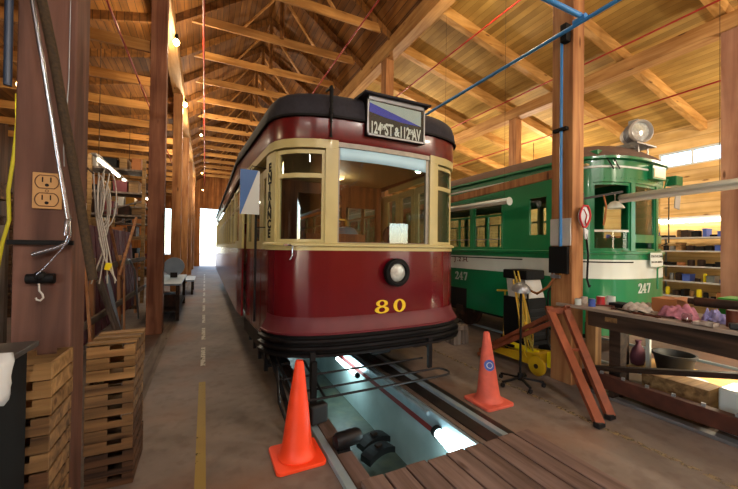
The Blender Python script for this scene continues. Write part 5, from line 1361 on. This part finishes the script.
# on the bench (top at z .905)
BEFORE = set(COL.objects)
ZT = .906
def can(x, y, r, h, m, label, name='tin_can', lid='galv'):
    t = thing(name, label, 'tin can', (x, y, ZT))
    MB().lathe([(r, 0), (r * 1.03, .004), (r, .01), (r, h - .01), (r * 1.03, h - .004), (r * .95, h), (0, h - .004)], (x, y, ZT), (0, 0, 1), 22).build('body', M[m], t, smooth=40)
    MB().cyl((x, y, ZT + h - .002), (x, y, ZT + h + .003), r * .8, n=20).build('lid', M[lid], t); return t
can(4.56, 2.82, .035, .075, 'white', 'white tin can at the left end of the workbench')
can(4.68, 2.82, .038, .09, 'paper', 'pale labelled tin can beside the white can on the workbench')
can(4.60, 2.68, .036, .09, 'blue_tin', 'small blue tin on the left end of the workbench')
can(4.84, 2.72, .045, .10, 'red_tin', 'red tin behind the blue tin on the workbench', lid='white')
can(4.97, 2.68, .05, .10, 'white', 'squat white tub right of the red tin')
small('socket_set', MB().box(4.78, 4.98, 2.42, 2.6, ZT, ZT + .05), 'black', 'small black box among the tins on the workbench', 'box', bevel=.006)
def crumple(x, y, rx_, ry_, h, m, label, name, cat, seed=1, n=40):
    rnd = random.Random(seed); ph = [(rnd.uniform(-15, 15), rnd.uniform(-15, 15), rnd.uniform(0, 6)) for _ in range(5)]
    rows = []
    for j in range(n + 1):
        r = []
        for i in range(n + 1):
            u = i / n * 2 - 1; v = j / n * 2 - 1; d = max(0, 1 - (u * u + v * v) ** .9 * .95) if u * u + v * v < 1.1 else 0
            w = sum(sin(a * u + b_ * v + c) for a, b_, c in ph) / 5
            r.append((x + u * rx_ * (1 + .08 * w), y + v * ry_ * (1 + .08 * w), ZT + .004 + h * d ** .5 * (.75 + .8 * w)))
        rows.append(r)
    o = MB().grid(rows).build(name, M[m], smooth=40); return tag(o, label, cat)
crumple(5.03, 2.32, .13, .14, .07, 'paper', 'crumpled papers on the workbench between the tins and the pink rag', 'crumpled_paper', 'paper', 3)
crumple(4.78, 2.30, .10, .13, .08, 'paper', 'pale crumpled bundle at the front of the workbench left of the pink rag', 'crumpled_bundle', 'bundle', 4)
crumple(4.72, 1.92, .12, .16, .12, 'pink', 'crumpled pink rag heaped on the workbench', 'pink_rag', 'rag', 5)
crumple(4.80, 1.68, .08, .09, .11, 'lilac', 'lilac rag against the right side of the pink rag', 'lilac_rag', 'rag', 6)
rnd = random.Random(11)
tools = [('wrench', 'steel', 'galv'), ('pliers', 'iron', 'iron')]
LB = ['rusty spanner lying left of the crumpled papers', 'grey steel spanner lying in front of the crumpled papers', 'dark spanner near the front edge of the workbench', 'iron spanner beside the pale crumpled bundle', 'short spanner behind the blue tin', 'long spanner lying right of the pale bundle']
for k, (x, y, a) in enumerate(((4.70, 2.50, .5), (4.60, 2.35, 1.2), (4.53, 2.1, 1.45), (4.64, 2.18, .9), (4.75, 2.60, 2.2), (4.58, 2.02, 1.9))):
    d = V((cos(a), sin(a), 0)); c = V((x, y, ZT + .012)); L = .09
    b = MB(); b.bar(c - d * L, c + d * L, .018, .014); nrm = V((-d.y, d.x, 0))
    for s_ in (-1, 1):
        b.bar(c + d * (L * s_) + nrm * .014, c + d * ((L + .03) * s_) + nrm * .016, .012, .016); b.bar(c + d * (L * s_) - nrm * .014, c + d * ((L + .03) * s_) - nrm * .016, .012, .016); b.bar(c + d * (L * s_) + nrm * .018, c + d * (L * s_) - nrm * .018, .014, .016)
    o = b.build('spanner', M['iron' if k % 2 else 'rust_can']); tag(o, LB[k], 'spanner')
t = thing('cardboard_box', 'brown cardboard box behind the pink rag on the workbench', 'cardboard box', (5.1, 2.2, ZT))
MB().box(4.93, 5.18, 2.02, 2.24, ZT, ZT + .15).build('carton', M['card'], t, bevel=.003)
b = MB(); b.obox((5.055, 2.00, ZT + .157), (.25, .12, .004), Matrix.Rotation(.15, 3, 'X')); b.build('flap', M['card'], t)
can(4.68, 1.52, .045, .145, 'rust_can', 'tall rusty brown can standing on the workbench')
t = thing('glass_jar', 'clear glass jar standing in front of the pink rag', 'jar', (4.53, 1.78, ZT))
MB().lathe([(.038, 0), (.04, .01), (.04, .07), (.032, .08), (.032, .088), (.028, .088), (.036, .07), (.036, .01), (0, .006)], (4.53, 1.78, ZT), (0, 0, 1), 24).build('jar', M['glass2'], t, smooth=50)
MB().cyl((4.53, 1.78, ZT + .008), (4.53, 1.78, ZT + .03), .034, n=20).build('contents', M['rust_can'], t)
t = thing('parts_tray', 'shallow white tray right of the glass jar on the workbench', 'tray', (4.58, 1.62, ZT))
b = MB(); b.box(4.47, 4.60, 1.58, 1.72, ZT, ZT + .006); b.box(4.47, 4.475, 1.58, 1.72, ZT, ZT + .03); b.box(4.595, 4.60, 1.58, 1.72, ZT, ZT + .03); b.box(4.47, 4.60, 1.58, 1.585, ZT, ZT + .03); b.box(4.47, 4.60, 1.715, 1.72, ZT, ZT + .03); b.build('tray', M['paper'], t)
small('steel_roller', MB().lathe([(.03, 0), (.03, .04), (.045, .05), (.045, .62), (.03, .63), (.03, .68)], (4.92, 1.92, ZT + .16), (.12, -1, 0), 20), 'iron', 'rusty roller shaft lying across the cardboard box and green case', 'shaft', smooth=40)
t = thing('green_case', 'bright green metal case on the workbench at the right edge', 'metal case', (5.15, 1.5, ZT))
MB().box(5.0, 5.28, 1.05, 1.72, ZT, ZT + .19).build('case', M['green_box'], t, bevel=.01); MB().box(4.99, 5.29, 1.04, 1.73, ZT + .19, ZT + .215).build('lid', M['green_box'], t, bevel=.006); MB().box(4.985, 4.998, 1.34, 1.44, ZT + .15, ZT + .2).build('latch', M['galv'], t)
t = thing('hand_brush', 'dark scrubbing brush with a teal handle on the workbench corner', 'brush', (4.56, 1.4, ZT))
MB().obox((4.57, 1.42, ZT + .03), (.07, .18, .05), Matrix.Rotation(.4, 3, 'Z')).build('bristles', M['black_rubber'], t, bevel=.01); MB().bar((4.55, 1.36, ZT + .06), (4.60, 1.28, ZT + .17), .02, .02).build('handle', mat('teal_handle', '#2c8c86', .5), t, bevel=.004)
small('oily_block', MB().obox((4.60, 1.30, ZT + .03), (.10, .12, .055), Matrix.Rotation(.3, 3, 'Z')), 'rust_can', 'dark oily block by the brush on the workbench', 'block', bevel=.01)

for o in set(COL.objects) - BEFORE:
    if o.parent is None: o.location += V((-.5, -.22, .09))

# ================================================================== RIGHT WALL SHELVES
t = thing('steel_shelving', 'grey steel shelving full of parts against the yellow right wall', 'shelving', (11.6, 4.7, 0))
for z in (.45, .85, 1.25, 1.65, 2.0): MB().box(11.25, 11.9, 3.55, 6.6, z, z + .035).build('shelf_board', M['galv_matt'], t)
for y in (3.55, 5.05, 6.56):
    for x in (11.25, 11.86): MB().box(x, x + .04, y, y + .04, 0, 2.1).build('upright', M['galv'], t)
cols = ['card', 'black', 'galv', 'iron', 'crate_light', 'steel_dk', 'iron', 'black', 'steel_dk', 'galv', 'blue_tin', 'black', 'bright_yellow', 'iron', 'crate_light', 'steel_dk']
cn = {'card': 'cardboard', 'blue_tin': 'blue', 'black': 'black', 'white': 'white', 'galv': 'grey metal', 'bright_yellow': 'yellow', 'iron': 'rusty', 'crate_light': 'wooden', 'red_tin': 'red', 'steel_dk': 'dark steel'}
rnd = random.Random(5)
for zi, z in enumerate((.485, .885, 1.285, 1.685, 2.035)):
    y = 3.66
    while y < 6.4:
        w = rnd.uniform(.07, .20); h = rnd.uniform(.05, .22); c = rnd.choice(cols)
        if y < 5.05 < y + w + .02 : y = 5.12
        b = MB()
        if rnd.random() < .4: b.lathe([(w * .45, 0), (w * .5, .01), (w * .5, h * .9), (w * .35, h)], (11.45, y + w / 2, z), (0, 0, 1), 16)
        else: b.box(11.33, 11.62, y, y + w, z, z + h); b.box(11.32, 11.63, y - .004, y + w + .004, z + h * .85, z + h)
        o = b.build('stored_part', M[c]); tag(o, cn[c] + ' part or box on the steel shelving by the right wall', 'stored part', cn[c] + ' parts on the steel shelving')
        y += w + rnd.uniform(.02, .06)
t = thing('shelf_lamp', 'lit fluorescent lamp glowing above the shelving on the right wall', 'fluorescent lamp', (11.8, 4.6, 2.5))
MB().box(11.88, 11.98, 3.4, 5.9, 2.54, 2.62).build('housing', M['galv_matt'], t); MB().cyl((11.88, 3.45, 2.50), (11.88, 5.85, 2.50), .045, n=12).build('tube', M['tube'], t, smooth=50)
for y in (3.5, 5.8): MB().box(11.84, 11.998, y - .02, y + .02, 2.47, 2.62).build('bracket', M['galv'], t)

# ================================================================== CAMERA, LIGHT, WORLD
def light(name, kind, loc, energy, color=(1, 1, 1), size=1, size_y=None, rot=(0, 0, 0)):
    d = bpy.data.lights.new(name, kind); d.energy = energy; d.color = color
    if kind == 'AREA':
        d.size = size
        if size_y: d.shape = 'RECTANGLE'; d.size_y = size_y
    elif kind == 'POINT': d.shadow_soft_size = size
    o = bpy.data.objects.new(name, d); COL.objects.link(o); o.location = loc; o.rotation_euler = rot; return o
WARM = (1, .86, .66); NEUT = (1, .92, .82)
# added fill lamps (behind and above the camera, and down the aisles)
def added_pendant(x, y, z, e, col=NEUT, top=6.9, label='added fill lamp hanging in the hall'):
    t = thing('added_fill_lamp', label, 'pendant lamp', (x, y, z), 0, 'pendant lamps of the hall')
    MB().ball((x, y, z), .035, 12).build('bulb', M['bulb'], t, smooth=60)
    MB().cyl((x, y, z + .06), (x, y, top), .01, n=8).build('cord', M['black'], t)
    l = light('added_fill_light', 'POINT', (0, 0, -.12), e, col, .10); l.parent = t  # fill light, put in to brighten the hall
added_pendant(.3, -3.2, 4.9, 420); added_pendant(3.1, -3.2, 4.9, 420)
added_pendant(-2.6, -2.0, 4.3, 90); added_pendant(7.0, -2.0, 4.3, 640, WARM, 6.2)
added_pendant(10.6, 1.5, 4.1, 380, WARM, 5.4)
added_pendant(6.3, 10.5, 4.6, 420, WARM, 6.3); added_pendant(10.3, 8.2, 4.2, 380, WARM, 5.4)
added_pendant(-.2, 14.5, 5.9, 260, WARM, 6.9); added_pendant(-3.2, 10.5, 4.3, 60, WARM, 6.2); added_pendant(-.2, 20, 5.5, 200, WARM, 6.9); added_pendant(-.2, 26, 5.5, 200, WARM, 6.9); added_pendant(6.3, 18, 5.0, 300, WARM, 6.3)

w = bpy.data.worlds.new('World'); S.world = w; w.use_nodes = True; nt = w.node_tree
sky = nt.nodes.new('ShaderNodeTexSky'); sky.sky_type = 'NISHITA'; sky.sun_elevation = radians(38); sky.sun_rotation = radians(200); sky.sun_disc = False
bg = nt.nodes['Background']; nt.links.new(sky.outputs[0], bg.inputs[0]); bg.inputs[1].default_value = 1.4
sun = light('sun', 'SUN', (0, 0, 30), 4.0, (1, .95, .86)); sun.data.angle = radians(.6); sun.rotation_euler = (radians(48), 0, radians(-160))

cam = bpy.data.cameras.new('camera'); co = bpy.data.objects.new('camera', cam); COL.objects.link(co)
F_ = 340.0; cam.sensor_width = 36; cam.lens = F_ / 738 * 36; cam.clip_start = .02; cam.clip_end = 500
th = radians(25.75); p = math.atan(3.5 / F_); r = radians(.7)
F = V((sin(th) * cos(p), cos(th) * cos(p), sin(p))); R = V((cos(th), -sin(th), 0)); U = R.cross(F)
R2 = R * cos(r) + U * sin(r); U2 = -R * sin(r) + U * cos(r)
mw = Matrix((R2, U2, -F)).transposed().to_4x4(); mw.translation = V((0, 0, 1.65)); co.matrix_world = mw
S.camera = co
S.view_settings.view_transform = 'Standard'; S.view_settings.look = 'None'; S.view_settings.gamma = 1; S.view_settings.exposure = 0.0
S.view_settings.use_curve_mapping = False
